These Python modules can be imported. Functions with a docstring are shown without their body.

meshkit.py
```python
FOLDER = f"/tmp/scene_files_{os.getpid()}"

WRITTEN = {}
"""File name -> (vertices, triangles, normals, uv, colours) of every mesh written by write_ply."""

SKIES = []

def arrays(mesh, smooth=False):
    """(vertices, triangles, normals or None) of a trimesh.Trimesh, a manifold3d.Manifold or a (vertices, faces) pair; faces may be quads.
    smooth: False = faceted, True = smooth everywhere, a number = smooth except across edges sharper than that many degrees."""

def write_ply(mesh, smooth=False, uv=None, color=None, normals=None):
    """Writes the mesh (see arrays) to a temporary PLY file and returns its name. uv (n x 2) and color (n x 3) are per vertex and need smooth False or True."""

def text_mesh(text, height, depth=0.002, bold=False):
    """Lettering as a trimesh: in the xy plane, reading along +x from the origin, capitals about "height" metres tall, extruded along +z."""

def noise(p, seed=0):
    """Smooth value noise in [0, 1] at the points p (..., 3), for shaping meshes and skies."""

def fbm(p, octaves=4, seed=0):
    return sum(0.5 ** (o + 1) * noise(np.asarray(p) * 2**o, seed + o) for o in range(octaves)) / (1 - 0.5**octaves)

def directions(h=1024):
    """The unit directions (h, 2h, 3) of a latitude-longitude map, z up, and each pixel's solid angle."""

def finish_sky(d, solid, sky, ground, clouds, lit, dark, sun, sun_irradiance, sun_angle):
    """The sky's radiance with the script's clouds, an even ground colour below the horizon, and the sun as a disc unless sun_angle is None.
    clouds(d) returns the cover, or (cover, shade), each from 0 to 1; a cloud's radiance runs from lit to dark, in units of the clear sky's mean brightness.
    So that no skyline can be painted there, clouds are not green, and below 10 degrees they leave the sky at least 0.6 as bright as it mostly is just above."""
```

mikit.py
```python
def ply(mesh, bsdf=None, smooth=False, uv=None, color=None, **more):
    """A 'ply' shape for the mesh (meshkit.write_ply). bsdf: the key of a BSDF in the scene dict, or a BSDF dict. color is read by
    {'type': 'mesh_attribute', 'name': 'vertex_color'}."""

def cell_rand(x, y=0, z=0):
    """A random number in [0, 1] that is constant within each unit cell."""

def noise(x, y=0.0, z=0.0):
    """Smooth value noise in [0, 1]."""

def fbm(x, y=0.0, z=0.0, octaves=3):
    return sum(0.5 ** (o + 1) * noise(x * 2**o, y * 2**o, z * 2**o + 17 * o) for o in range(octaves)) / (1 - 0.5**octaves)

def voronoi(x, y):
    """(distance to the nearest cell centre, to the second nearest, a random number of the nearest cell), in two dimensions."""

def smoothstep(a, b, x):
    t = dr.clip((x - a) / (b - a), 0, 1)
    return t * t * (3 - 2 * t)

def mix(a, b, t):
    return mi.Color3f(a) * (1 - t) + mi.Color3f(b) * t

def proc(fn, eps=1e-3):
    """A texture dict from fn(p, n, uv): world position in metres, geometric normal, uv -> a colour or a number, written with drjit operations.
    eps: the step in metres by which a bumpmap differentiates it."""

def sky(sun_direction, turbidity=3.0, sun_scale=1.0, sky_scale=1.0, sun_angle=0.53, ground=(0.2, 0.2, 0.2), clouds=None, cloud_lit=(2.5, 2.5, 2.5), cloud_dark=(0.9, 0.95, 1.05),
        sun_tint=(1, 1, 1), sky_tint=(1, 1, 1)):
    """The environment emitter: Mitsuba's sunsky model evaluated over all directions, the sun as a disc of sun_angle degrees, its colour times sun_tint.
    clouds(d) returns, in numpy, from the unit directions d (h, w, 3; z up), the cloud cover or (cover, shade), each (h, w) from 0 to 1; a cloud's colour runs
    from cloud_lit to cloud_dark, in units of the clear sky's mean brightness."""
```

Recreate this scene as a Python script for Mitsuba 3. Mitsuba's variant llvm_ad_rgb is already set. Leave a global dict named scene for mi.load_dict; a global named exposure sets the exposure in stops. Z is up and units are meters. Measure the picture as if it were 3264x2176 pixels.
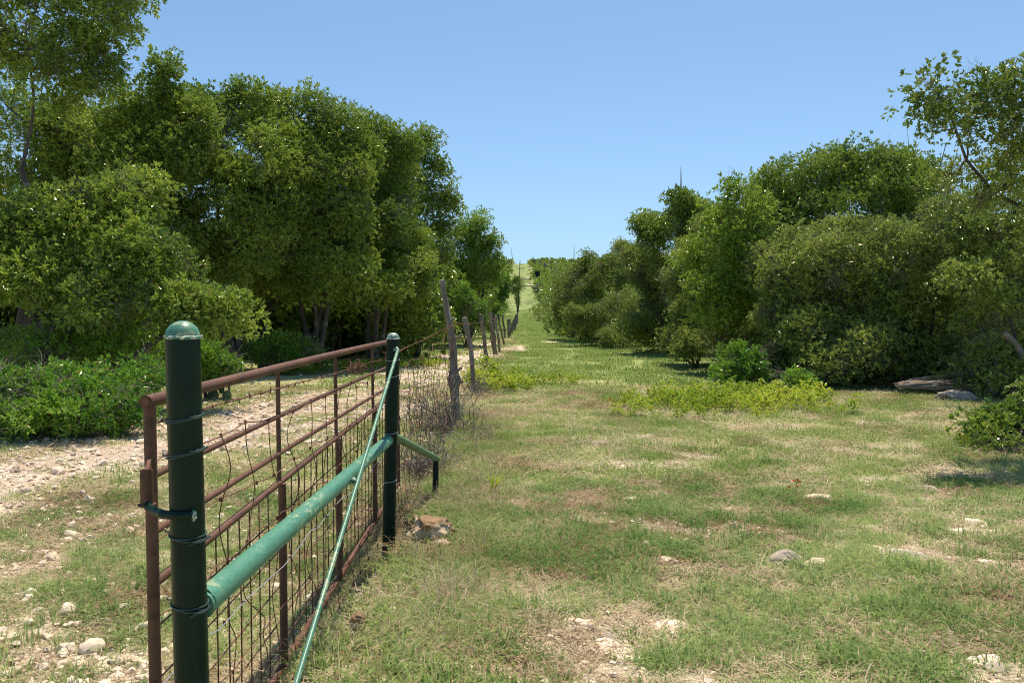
import math
import numpy as np
import trimesh
import drjit as dr
import mitsuba as mi
import mikit
import meshkit
from mikit import proc, noise, fbm, cell_rand, smoothstep, mix

TF = mi.ScalarTransform4f
rng = np.random.default_rng(11)
scene, labels = {"type": "scene"}, {}

# ------------------------------------------------------------------ camera, sky, exposure
EYE = [0.0, 0.0, 1.6]
LOOK = [-0.012986546800794566, 0.9988818914277818, -0.045456755051892894]
scene["camera"] = {"type": "perspective", "fov": 65.0, "fov_axis": "x", "near_clip": 0.05, "far_clip": 5000.0,
                   "to_world": TF().look_at(origin=EYE, target=[EYE[i] + LOOK[i] for i in range(3)], up=[0, 0, 1])}
SUN = [0.083, 0.332, 0.940]
scene["sky"] = mikit.sky(SUN, turbidity=3.9, sky_scale=0.84, sky_tint=(.86, 1.02, 1.08), ground=(0.16, 0.16, 0.11))
exposure = 2.25


# ------------------------------------------------------------------ helpers
def numbered(name):
    key, k = name, 0
    while key in labels or key in scene:
        k += 1
        key = f"{name}_{k:03d}"
    return key


def thing(name, label, cat, group=None, kind=None):
    key = numbered(name)
    labels[key] = {"label": label, "category": cat}
    if group:
        labels[key]["group"] = group
    if kind:
        labels[key]["kind"] = kind
    return key


def setting(name, label):
    labels[name] = {"label": label, "category": name.replace("_", " "), "kind": "structure"}
    return name


USED = {}


def part(root, name, mesh, bsdf, smooth=False, label=None, kind=None, shape=None, to_world=None):
    n = USED.get((root, name), 0)
    USED[(root, name)] = n + 1
    key = f"{root}__{name}" + (f"_{n:03d}" if n else "")
    d = dict(shape) if shape else mikit.ply(mesh, bsdf, smooth=smooth)
    if to_world is not None:
        d["to_world"] = to_world
    scene[key] = d
    if label or kind:
        labels[key] = {}
        if label:
            labels[key]["label"] = label
        if kind:
            labels[key]["kind"] = kind
    return key


def place(M):
    return TF(np.asarray(M, float))


def inst(key, group, M):
    scene[key] = {"type": "instance", "shapegroup": {"type": "ref", "id": group}, "to_world": place(M)}


def cat_mesh(parts):
    vs, fs, n = [], [], 0
    for v, f in parts:
        if len(v):
            vs.append(v)
            fs.append(np.asarray(f, int) + n)
            n += len(v)
    return np.vstack(vs), np.vstack(fs)


def tube(pts, rad, sides=8, cap=True):
    p = np.asarray(pts, float)
    r = np.broadcast_to(np.asarray(rad, float), (len(p),))
    t = np.gradient(p, axis=0)
    t /= np.linalg.norm(t, axis=1, keepdims=True) + 1e-12
    a = np.cross(t[0], [0, 0, 1.0] if abs(t[0][2]) < 0.9 else [1.0, 0, 0])
    A = np.zeros_like(p)
    for i in range(len(p)):
        a = a - t[i] * (a @ t[i])
        a /= np.linalg.norm(a) + 1e-12
        A[i] = a
    B = np.cross(t, A)
    ang = np.arange(sides) * 2 * np.pi / sides
    v = p[:, None] + r[:, None, None] * (np.cos(ang)[None, :, None] * A[:, None] + np.sin(ang)[None, :, None] * B[:, None])
    v = v.reshape(-1, 3)
    i, j = np.meshgrid(np.arange(len(p) - 1), np.arange(sides), indexing="ij")
    q = np.stack([i * sides + j, i * sides + (j + 1) % sides, (i + 1) * sides + (j + 1) % sides, (i + 1) * sides + j], -1).reshape(-1, 4)
    f = np.vstack([q[:, [0, 1, 2]], q[:, [0, 2, 3]]])
    if cap:
        m = len(v)
        v = np.vstack([v, p[:1], p[-1:]])
        k = np.arange(sides)
        f = np.vstack([f, np.stack([np.full(sides, m), (k + 1) % sides, k], 1),
                       np.stack([np.full(sides, m + 1), (len(p) - 1) * sides + k, (len(p) - 1) * sides + (k + 1) % sides], 1)])
    return v, f


def bend(a, b, n=6, amp=0.1, seed=None):
    r = np.random.default_rng(seed) if seed is not None else rng
    a, b = np.asarray(a, float), np.asarray(b, float)
    t = np.linspace(0, 1, n)[:, None]
    off = np.cumsum(r.normal(0, 1, (n, 3)), 0)
    off -= off[:1] + (off[-1:] - off[:1]) * t
    for _ in range(3 if n >= 7 else 0):
        off[1:-1] = (off[:-2] + 2 * off[1:-1] + off[2:]) / 4
    return a + (b - a) * t + off * amp * np.linalg.norm(b - a) / math.sqrt(n)


# ---- noise that agrees between numpy (placing things) and the materials
def np_cell(x, y, z=0):
    c = [(np.floor(np.asarray(v, float)).astype(np.int64) + 1000000) & 0xFFFFFFFF for v in (x, y, z)]
    h = (c[0] * 374761393 + c[1] * 668265263 + c[2] * 2147483647) & 0xFFFFFFFF
    h = ((h ^ (h >> 13)) * 1274126177) & 0xFFFFFFFF
    return ((h ^ (h >> 16)) & 0xFFFFFF) / 16777215.0


def np_noise(x, y, z=0.0):
    x, y = np.asarray(x, float), np.asarray(y, float)
    i, j = np.floor(x), np.floor(y)
    u, w = x - i, y - j
    u, w = u * u * (3 - 2 * u), w * w * (3 - 2 * w)
    z0 = np.floor(z)
    tz = z - z0
    tz = tz * tz * (3 - 2 * tz)

    def plane(zz):
        e0 = np_cell(i, j, zz) * (1 - u) + np_cell(i + 1, j, zz) * u
        e1 = np_cell(i, j + 1, zz) * (1 - u) + np_cell(i + 1, j + 1, zz) * u
        return e0 * (1 - w) + e1 * w

    return plane(z0) * (1 - tz) + (plane(z0 + 1) * tz if tz > 0 else 0)


def np_fbm(x, y, z=0.0, octaves=3):
    return sum(0.5 ** (o + 1) * np_noise(x * 2**o, y * 2**o, z * 2**o + 17 * o) for o in range(octaves)) / (1 - 0.5**octaves)


def np_ss(a, b, x):
    t = np.clip((x - a) / (b - a), 0, 1)
    return t * t * (3 - 2 * t)


def cover(x, y, fb, ss, exp, top):
    """(gravel track, bare soil, lushness) of the ground at x, y; the same in numpy and in the material."""
    xc = -2.0 - 10.0 * exp(-y / 10.5)
    wob = (fb(x * 0.8 + 40, y * 0.8) - 0.5) * 3.8
    d = abs(x - xc) + wob
    track = ss(2.3, 1.1, d) * ss(5.5, 8.5, y + wob) * ss(70.0, 40.0, y)
    left = ss(-0.9, -1.3, x)
    near_left = left * ss(10.0, 6.0, y) * ss(0.50, 0.64, fb(x * 1.3 + 9, y * 1.3)) * 0.85
    spots = ss(0.555, 0.64, fb(x * 1.7 + 3, y * 1.7 + 70)) * ss(20.0, 8.0, y)
    bare = top(top(track, near_left), spots * 0.75 * (1 - left))
    lush = ss(0.30, 0.62, fb(x * 0.55 + 21, y * 0.55 + 5)) * (1 - 0.72 * left)
    lush = top(lush, ss(22.0, 45.0, y))
    return track, bare, lush


def np_cover(x, y):
    return cover(np.asarray(x, float), np.asarray(y, float), np_fbm, np_ss, np.exp, np.maximum)


PROFILE = np.array([[-80, .6], [0, 0], [3, -.05], [8, -.26], [13, -.33], [18, -.42], [30, -.6], [45, -.72], [60, -.76], [80, -.56], [100, -.32], [120, -.09],
                    [135, .6], [160, 2.6], [200, 6.6], [250, 11.6], [300, 16.3], [318, 17.8], [335, 18.3], [400, 17.0], [700, 8.0], [2500, -30.0]])


def height(x, y, fine=True):
    x, y = np.asarray(x, float), np.asarray(y, float)
    h = np.interp(y, PROFILE[:, 0], PROFILE[:, 1])
    bank = np.interp(y, [0, 2, 4, 7, 9, 13], [.22, .3, .3, .25, .1, .0])
    edge = -0.84 + 0.22 * (np_noise(x * 0 + 3.3, y * 1.7) - .5)
    h = h - bank * (1 - np_ss(-.07, .06, x - edge - .10 * (np_noise(x * 0 + 9.1, y * 5) - .5)))
    h = h - np.clip(np.abs(x - 20) - 40, 0, 300) * .012 * np_ss(100, 250, y)
    near = np_ss(60, 20, y)
    h = h + near * ((np_fbm(x * .7, y * .7) - .5) * .10)
    if fine:
        h = h + np_ss(26, 12, y) * ((np_noise(x * 5, y * 5) - .5) * .022 + (np_noise(x * 13, y * 13) - .5) * .010)
    return h


# ------------------------------------------------------------------ materials
def principled(color, rough=0.6, spec=0.5, **kw):
    c = {"type": "rgb", "value": list(color)} if isinstance(color, (tuple, list)) else color
    return {"type": "twosided", "bsdf": {"type": "principled", "base_color": c, "roughness": rough, "specular": spec, **kw}}


def leaf_material(a, b, old, rough=0.3, gloss=0.5):
    """Leaf colours vary from leaf to leaf and from bough to bough."""
    def col(p, n, uv):
        r = cell_rand(p.x * 23, p.y * 23, p.z * 23)
        w = fbm(p.x * .9, p.y * .9, p.z * .9, 2)
        c = mix(a, b, dr.clip(r * .65 + (w - .5) * 1.6 + .15, 0, 1))
        return dr.select(r > 0.985, mi.Color3f(old), c)

    t = proc(col)
    return {"type": "blendbsdf", "weight": gloss,
            "bsdf_0": {"type": "principledthin", "base_color": t, "roughness": 0.6, "diff_trans": 1.15, "spec_trans": 0.0},
            "bsdf_1": {"type": "twosided", "bsdf": {"type": "principled", "base_color": t, "roughness": rough, "specular": 1.0}}}


scene["mat_leaf_oak"] = leaf_material((.106, .196, .024), (.310, .415, .062), (.34, .24, .08), .29, .40)
scene["mat_leaf_lime"] = leaf_material((.145, .270, .026), (.325, .44, .062), (.36, .28, .08), .30, .36)
scene["mat_leaf_thicket"] = leaf_material((.130, .205, .034), (.335, .410, .084), (.34, .25, .12), .29, .40)
scene["mat_leaf_shrub"] = leaf_material((.080, .225, .020), (.245, .415, .045), (.38, .26, .06), .29, .38)
scene["mat_leaf_sumac"] = leaf_material((.20, .31, .022), (.41, .49, .05), (.45, .14, .04), .45, .28)


def bark_col(p, n, uv):
    s = fbm(p.x * 9, p.y * 9, p.z * 2.2, 3)
    lichen = smoothstep(.62, .74, fbm(p.x * 4, p.y * 4, p.z * 4 + 9, 3))
    return mix(mix((.045, .038, .032), (.13, .115, .10), s), (.24, .24, .21), lichen * .6)


scene["mat_bark"] = principled(proc(bark_col), .9, .2)
scene["mat_twig"] = principled(proc(lambda p, n, uv: mix((.11, .095, .08), (.26, .235, .205), noise(p.x * 6, p.y * 6, p.z * 6))), .9, .2)


def wood_col(p, n, uv):
    g = fbm(p.x * 60, p.y * 60, p.z * 5, 3)
    w = fbm(p.x * 7, p.y * 7, p.z * 2, 2)
    pale = smoothstep(.5, .75, w)
    c = mix((.075, .062, .052), (.27, .24, .205), g)
    return mix(c, mi.Color3f(.42, .40, .36), pale * .55)


scene["mat_wood"] = {"type": "bumpmap", "arbitrary": proc(lambda p, n, uv: fbm(p.x * 60, p.y * 60, p.z * 5, 2) * .006, 2e-3), "scale": 1.0,
                     "bsdf": principled(proc(wood_col), .85, .2)}


def log_col(p, n, uv):
    g = fbm(p.x * 7, p.y * 60, p.z * 60, 3)
    red = smoothstep(.50, .64, fbm(p.x * 2.5, p.y * 7, p.z * 12 + 4, 2))
    return mix(mix((.09, .075, .06), (.46, .42, .36), g), mi.Color3f(.24, .125, .06), red * .75)


scene["mat_log"] = principled(proc(log_col), .9, .2)


def shaded_green_col(p, n, uv):
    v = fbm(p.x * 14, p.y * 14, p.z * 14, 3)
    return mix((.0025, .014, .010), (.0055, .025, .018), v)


def lit_green_col(p, n, uv):
    v = fbm(p.x * 18, p.y * 9, p.z * 18, 3)
    blot = smoothstep(.53, .62, fbm(p.x * 45 + 3, p.y * 30, p.z * 45, 3)) * smoothstep(.40, .58, fbm(p.x * 5, p.y * 3.3, p.z * 5, 2))
    fleck = smoothstep(.72, .76, noise(p.x * 110, p.y * 110, p.z * 110))
    c = mix((.048, .172, .116), (.088, .235, .162), v)
    c = mix(c, mi.Color3f(.29, .36, .22), blot * .75)
    return mix(c, mi.Color3f(.03, .14, .12), fleck * .6)


scene["mat_green_shaded"] = principled(proc(shaded_green_col), .36, .16)  # pipe paint taken near black: the shade on the posts is in its colour
scene["mat_green_lit"] = principled(proc(lit_green_col), .42, .45)  # same pipe paint in its sunlit tone, plus flaky blotches and flecks
scene["mat_green_olive"] = principled(proc(lambda p, n, uv: mix((.05, .135, .07), (.13, .19, .10), fbm(p.x * 25, p.y * 12, p.z * 25, 3))), .45, .4)
scene["mat_weld"] = principled(proc(lambda p, n, uv: mix((.06, .17, .13), (.42, .45, .40), smoothstep(.45, .7, noise(p.x * 160, p.y * 160, p.z * 160)))), .45, .5)


def rust_col(p, n, uv):
    v = fbm(p.x * 11, p.y * 5, p.z * 11, 3)
    g = noise(p.x * 170, p.y * 170, p.z * 170)
    dark = smoothstep(.56, .7, fbm(p.x * 30 + 8, p.y * 12, p.z * 30, 3))
    c = mix((.068, .031, .020), (.152, .075, .045), dr.clip(v * .8 + g * .25, 0, 1))
    return mix(c, mi.Color3f(.06, .028, .022), dark * .7)


scene["mat_rust"] = principled(proc(rust_col), .62, .35)
scene["mat_wire"] = principled(proc(lambda p, n, uv: mix((.06, .032, .024), (.19, .085, .05), noise(p.x * 40, p.y * 25, p.z * 40))), .7, .3)
scene["mat_galv"] = principled((.42, .43, .43), .4, .5, metallic=.6)
scene["mat_greywire"] = principled((.025, .055, .048), .45, .5)


def stone_col(p, n, uv):
    v = fbm(p.x * 9, p.y * 9, p.z * 9, 3)
    r = cell_rand(p.x * 6, p.y * 6, p.z * 6)
    c = mix((.46, .365, .27), (.78, .70, .585), v)
    c = mix(c, mi.Color3f(.55, .40, .27), smoothstep(.57, .7, fbm(p.x * 3 + 5, p.y * 3, p.z * 3, 3)) * .55)
    pit = smoothstep(.66, .8, noise(p.x * 70, p.y * 70, p.z * 70))
    return mix(c, mi.Color3f(.25, .19, .13), pit * .5)


scene["mat_stone"] = principled(proc(stone_col), .9, .2)


def grey_stone_col(p, n, uv):
    v = fbm(p.x * 12, p.y * 12, p.z * 12, 3)
    c = mix((.22, .19, .155), (.43, .385, .32), v)
    dots = smoothstep(.60, .72, fbm(p.x * 38, p.y * 38, p.z * 38, 2))
    return mix(c, mi.Color3f(.15, .14, .12), dots * .6)


scene["mat_stone_tan"] = principled(proc(lambda p, n, uv: mix(mix((.12, .072, .04), (.36, .255, .155), fbm(p.x * 16, p.y * 16, p.z * 16, 3)), mi.Color3f(.50, .43, .32), smoothstep(.52, .66, fbm(p.x * 7 + 3, p.y * 7, p.z * 9, 3)) * .7)), .95, .1)
scene["mat_stone_grey"] = principled(proc(grey_stone_col), .92, .2)


def ground_col(p, n, uv):
    x, y = p.x, p.y
    track, bare, lush = cover(x, y, lambda a, b: fbm(a, b), smoothstep, dr.exp, dr.maximum)
    fine = fbm(x * 26, y * 26, 0, 3)
    grit = noise(x * 90, y * 90)
    soil = mix((.25, .197, .148), (.50, .425, .335), dr.clip(fine * .9 + grit * .35 - .1, 0, 1))
    chips = smoothstep(.62, .72, noise(x * 34 + 5, y * 34)) * smoothstep(.35, .6, fbm(x * 2.2, y * 2.2))
    soil = mix(soil, mi.Color3f(.68, .61, .51), chips * (.35 + .5 * track))
    red = smoothstep(.56, .68, fbm(x * 1.1 + 60, y * 1.1))
    soil = mix(soil, mi.Color3f(.32, .235, .165), red * .3)
    thatch = mix((.24, .20, .115), (.47, .40, .25), dr.clip(fbm(x * 40, y * 40, 0, 2) * 1.3 - .15, 0, 1))
    far = smoothstep(14., 40., y)
    green = mix((.125, .175, .058), (.23, .28, .105), fbm(x * 3, y * 3 + 9, 0, 3))
    turf = mix(thatch, green, dr.clip(.42 + .38 * lush + .40 * far, 0, .95))
    straw = smoothstep(.5, .66, fbm(x * .7 + 7, y * .14, 0, 3)) * smoothstep(60., 130., y)
    turf = mix(turf, mi.Color3f(.070, .105, .035), straw * .6)
    return mix(turf, soil, bare)


scene["mat_ground"] = {"type": "bumpmap", "arbitrary": proc(lambda p, n, uv: (fbm(p.x * 30, p.y * 30, 0, 3) + .6 * noise(p.x * 95, p.y * 95)) * .012 * smoothstep(40., 12., p.y), 3e-3),
                       "scale": 1.0, "bsdf": principled(proc(ground_col), .95, .1)}


def blade_material(a, b, trans=.8):
    def col(p, n, uv):
        r = cell_rand(p.x * 37, p.y * 37, 3)
        w = fbm(p.x * 1.1, p.y * 1.1, 2, 2)
        return mix(a, b, dr.clip(r * .7 + (w - .5) * 1.3 + .15, 0, 1))

    return {"type": "principledthin", "base_color": proc(col), "roughness": .55, "diff_trans": trans, "spec_trans": 0.0}


scene["mat_grass"] = blade_material((.150, .275, .075), (.385, .485, .195), .95)
scene["mat_grass_far"] = blade_material((.185, .295, .075), (.395, .475, .185), .95)
scene["mat_straw"] = blade_material((.28, .20, .12), (.64, .56, .40), .6)

# ------------------------------------------------------------------ ground
xs = np.unique(np.concatenate([np.linspace(-8, 8, 250), np.linspace(-1.15, -.5, 34), -8 - np.geomspace(.1, 1200, 60), 8 + np.geomspace(.1, 1200, 60)]))
ys = np.unique(np.concatenate([-np.geomspace(.2, 300, 14), np.linspace(0, 2, 12), 2 + np.cumsum(np.geomspace(.035, .12, 170)), np.geomspace(14.4, 140, 70), np.linspace(142, 400, 60), np.geomspace(410, 2500, 16)]))
gx, gy = np.meshgrid(xs, ys)
gz = height(gx, gy)
gv = np.stack([gx, gy, gz], -1).reshape(-1, 3)
nx, ny = len(xs), len(ys)
ii, jj = np.meshgrid(np.arange(ny - 1), np.arange(nx - 1), indexing="ij")
q = np.stack([ii * nx + jj, ii * nx + jj + 1, (ii + 1) * nx + jj + 1, (ii + 1) * nx + jj], -1).reshape(-1, 4)
scene[setting("ground", "ranch ground of thin grass, bare soil and pale stones rising to a far hill")] = mikit.ply((gv, q), "mat_ground", smooth=True)


# ------------------------------------------------------------------ leaf sprays (templates)
def leaf_spray(seed, n, R, flat, length, width, per=6, droop=.1, spread=1.0):
    r = np.random.default_rng(seed)
    m = max(1, n // per)
    d = r.normal(0, 1, (m, 3))
    d /= np.linalg.norm(d, axis=1, keepdims=True)
    c = d * (r.random((m, 1)) ** .45) * R * [1, 1, flat]
    c = np.repeat(c, per, 0)
    out = np.repeat(d + [0, 0, .35], per, 0) + r.normal(0, .75 * spread, (m * per, 3))
    out[:, 2] -= droop
    out /= np.linalg.norm(out, axis=1, keepdims=True)
    L = length * r.uniform(.65, 1.25, (len(out), 1))
    W = width * r.uniform(.7, 1.2, (len(out), 1))
    side = np.cross(out, r.normal(0, 1, out.shape) + [0, 0, 1.6])
    side /= np.linalg.norm(side, axis=1, keepdims=True) + 1e-9
    nor = np.cross(side, out)
    base = c + out * L * .12 + r.normal(0, .012, c.shape)
    mid = base + out * L * .5
    lift = nor * W * r.uniform(.05, .35, (len(out), 1))
    curl = nor * L * r.uniform(-.22, .05, (len(out), 1))
    v = np.stack([base, mid + side * W * .5 + lift, base + out * L + curl, mid - side * W * .5 + lift], 1).reshape(-1, 3)
    k = np.arange(len(out))[:, None] * 4
    return v, np.vstack([k + [0, 1, 2], k + [0, 2, 3]])


def twig_spray(seed, n, R, rad=.004):
    r = np.random.default_rng(seed)
    parts = []
    for _ in range(n):
        d = r.normal(0, 1, 3) * [1, 1, .7]
        d /= np.linalg.norm(d)
        a = r.normal(0, .12, 3) * R
        b = a + d * R * r.uniform(.6, 1.2)
        p = bend(a, b, 4, .28, int(r.integers(1e9)))
        parts.append(tube(p, np.linspace(rad, rad * .4, 4), 3, False))
        if r.random() < .7:
            c = p[2] + r.normal(0, .3, 3) * R
            parts.append(tube(bend(p[1], c, 3, .2, int(r.integers(1e9))), np.linspace(rad * .7, rad * .3, 3), 3, False))
    return cat_mesh(parts)


KINDS = {  # leaves per spray, radius, flatness, leaf length, width, material, sprays per square metre of crown surface
    "oak": (264, .48, .70, .100, .046, "mat_leaf_oak", 3.9),
    "tall": (240, .46, .70, .092, .040, "mat_leaf_oak", 3.4),
    "lime": (250, .50, .85, .105, .048, "mat_leaf_lime", 3.6),
    "thicket": (250, .46, .62, .088, .042, "mat_leaf_thicket", 4.0),
    "shrub": (190, .27, .75, .080, .038, "mat_leaf_shrub", 8.5),
    "dark_shrub": (190, .27, .75, .080, .038, "mat_leaf_oak", 8.5),
    "near": (210, .34, .60, .058, .030, "mat_leaf_thicket", 9.5),
    "far": (78, .75, .75, .23, .13, "mat_leaf_oak", 1.5),
    "far_light": (78, .75, .70, .21, .12, "mat_leaf_thicket", 1.5),
}
NT = 4
for k, (n, R, fl, L, W, m, dn) in KINDS.items():
    for s in range(NT):
        v, f = leaf_spray(100 + s + 17 * len(k), n, R, fl, L, W)
        scene[f"spray_{k}_{s}"] = {"type": "shapegroup", "leaves": mikit.ply((v, f), m)}
for s in range(3):
    scene[f"spray_twigs_{s}"] = {"type": "shapegroup", "twigs": mikit.ply(twig_spray(300 + s, 26, .55), "mat_twig")}


def aim(out, r, scale):
    """A matrix whose z axis leans half way from up towards OUT, with a random turn."""
    z = np.array([0, 0, 1.0]) + .9 * out
    z /= np.linalg.norm(z)
    a = np.cross(z, [math.cos(r.random() * 6.28), math.sin(r.random() * 6.28), .1])
    a /= np.linalg.norm(a)
    M = np.eye(4)
    M[:3, :3] = np.stack([a, np.cross(z, a), z], 1) * scale
    return M


def crown_points(lobes, density, r, floor=None):
    pts, outs = [], []
    L = np.array(lobes, float)
    L[:, 3:] *= np.where(L[:, 1:2] > 33, .88, 1.0)
    for i, (cx, cy, cz, rx, rz) in enumerate(L):
        ry = rx * .9
        area = 4 * math.pi * (((rx * ry) ** 1.6 + (rx * rz) ** 1.6 + (ry * rz) ** 1.6) / 3) ** (1 / 1.6)
        n = max(3, int(area * density))
        d = r.normal(0, 1, (n, 3))
        d /= np.linalg.norm(d, axis=1, keepdims=True)
        s = (.62 + .42 * r.random((n, 1)) ** .7) * (1 + .30 * (meshkit.noise(d * 2.6 + i * 7.1) - .5)[:, None] * 2)
        s = np.where(r.random((n, 1)) < .11, s + .24 * r.random((n, 1)), s)
        p = d * s * [rx, ry, rz] + [cx, cy, cz]
        w = np.stack([meshkit.fbm(p * .9 + 11.3 * a, 3, 40 + a) for a in range(3)], 1) - .5
        p = p + w * min(1.0, .60 * rx) * [1.3, 1.3, 1.0]
        keep = meshkit.noise(p * 1.25 / max(.5, min(1, rx)) + 3.7, 5) > .32
        for j, (ax, ay, az, bx, bz) in enumerate(L):
            if j != i:
                q = ((p - [ax, ay, az]) / [bx * .66, bx * .6, bz * .66]) ** 2
                keep &= q.sum(1) > 1
        pts.append(p[keep])
        outs.append(d[keep])
    p, o = np.vstack(pts), np.vstack(outs)
    ok = p[:, 2] > height(p[:, 0], p[:, 1], False) + (.12 if floor is None else floor)
    return p[ok], o[ok]


def build_tree(key, kind, bx, by, stems, rad, lobes, r, density=1.0, twigs=True, sides=8):
    p, o = crown_points(lobes, KINDS[kind][6] * density, r)
    R0 = KINDS[kind][1]
    for i in range(len(p)):
        M = aim(o[i], r, r.uniform(.6, 1.3))
        M[:3, 3] = p[i] - o[i] * R0 * .5
        inst(f"{key}__crown__{i:03d}", f"spray_{kind}_{r.integers(NT)}", M)
    L = np.array(lobes, float)
    base = np.array([bx, by, float(height(bx, by)) - .08])
    wood = []
    top = max(L[:, 2])
    splits = []
    for s in range(stems):
        a = base + np.r_[r.normal(0, rad * (1.1 if stems > 1 else 0), 2), 0]
        lo = L[np.argmin(np.abs(L[:, 0] - bx) + np.abs(L[:, 1] - by))] if stems == 1 else L[r.integers(len(L))]
        tgt = np.array([lo[0], lo[1], lo[2]])
        b = a + (tgt - a) * (.62 if stems == 1 else r.uniform(.5, .75)) + np.r_[r.normal(0, .15, 2), 0]
        b[2] = max(b[2], base[2] + .3)
        pth = bend(a, b, 8, .10, int(r.integers(1e9)))
        rr = rad * (1 if stems == 1 else r.uniform(.45, .8))
        wood.append(tube(pth, np.linspace(rr * 1.15, rr * .6, 8), sides))
        for k in range(2, 8):
            splits.append((pth[k], rr * (1.1 - .5 * k / 7)))
    limb_nodes = []
    for lo in L:
        c = lo[:3]
        S = np.array([s[0] for s in splits])
        dist = np.linalg.norm(S - c, axis=1) + 1.2 * np.maximum(S[:, 2] - c[2], 0)
        k = int(np.argmin(dist + r.random(len(S)) * .4))
        pth = bend(S[k], c + [0, 0, -.15 * lo[4]], 7, .16, int(r.integers(1e9)))
        rr = min(splits[k][1] * .7, .03 + .012 * len(p) ** .5 * .3)
        wood.append(tube(pth, np.linspace(rr, max(rr * .35, .008), 7), max(4, sides - 2), False))
        for q in range(2, 7):
            limb_nodes.append((pth[q], max(rr * (1 - .1 * q) * .5, .006)))
            splits.append((pth[q], rr * (1 - .1 * q)))
    N = np.array([n[0] for n in limb_nodes])
    pick = np.arange(len(p)) if len(p) < 400 else r.permutation(len(p))[:400]
    for i in pick:
        dd = np.linalg.norm(N - p[i], axis=1)
        k = int(np.argmin(dd))
        pth = bend(N[k], p[i], 5, .17, int(r.integers(1e9)))
        rr = min(limb_nodes[k][1], .016)
        wood.append(tube(pth, np.linspace(rr, .0035, 5), 4, False))
    part(key, "trunk", cat_mesh(wood), "mat_bark", smooth=True)
    if twigs:
        for i in range(max(3, len(p) // (3 if kind == "thicket" else 6))):
            j = r.integers(len(p))
            M = aim(o[j], r, r.uniform(.25, .5) if kind == "near" else r.uniform(.7, 1.3))
            M[:3, 3] = p[j] - o[j] * (r.uniform(.9, 1.5) if kind == "near" else r.uniform(.2, .7)) * R0 * 1.6
            inst(f"{key}__twigs__{i:03d}", f"spray_twigs_{r.integers(3)}", M)
    return p


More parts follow.
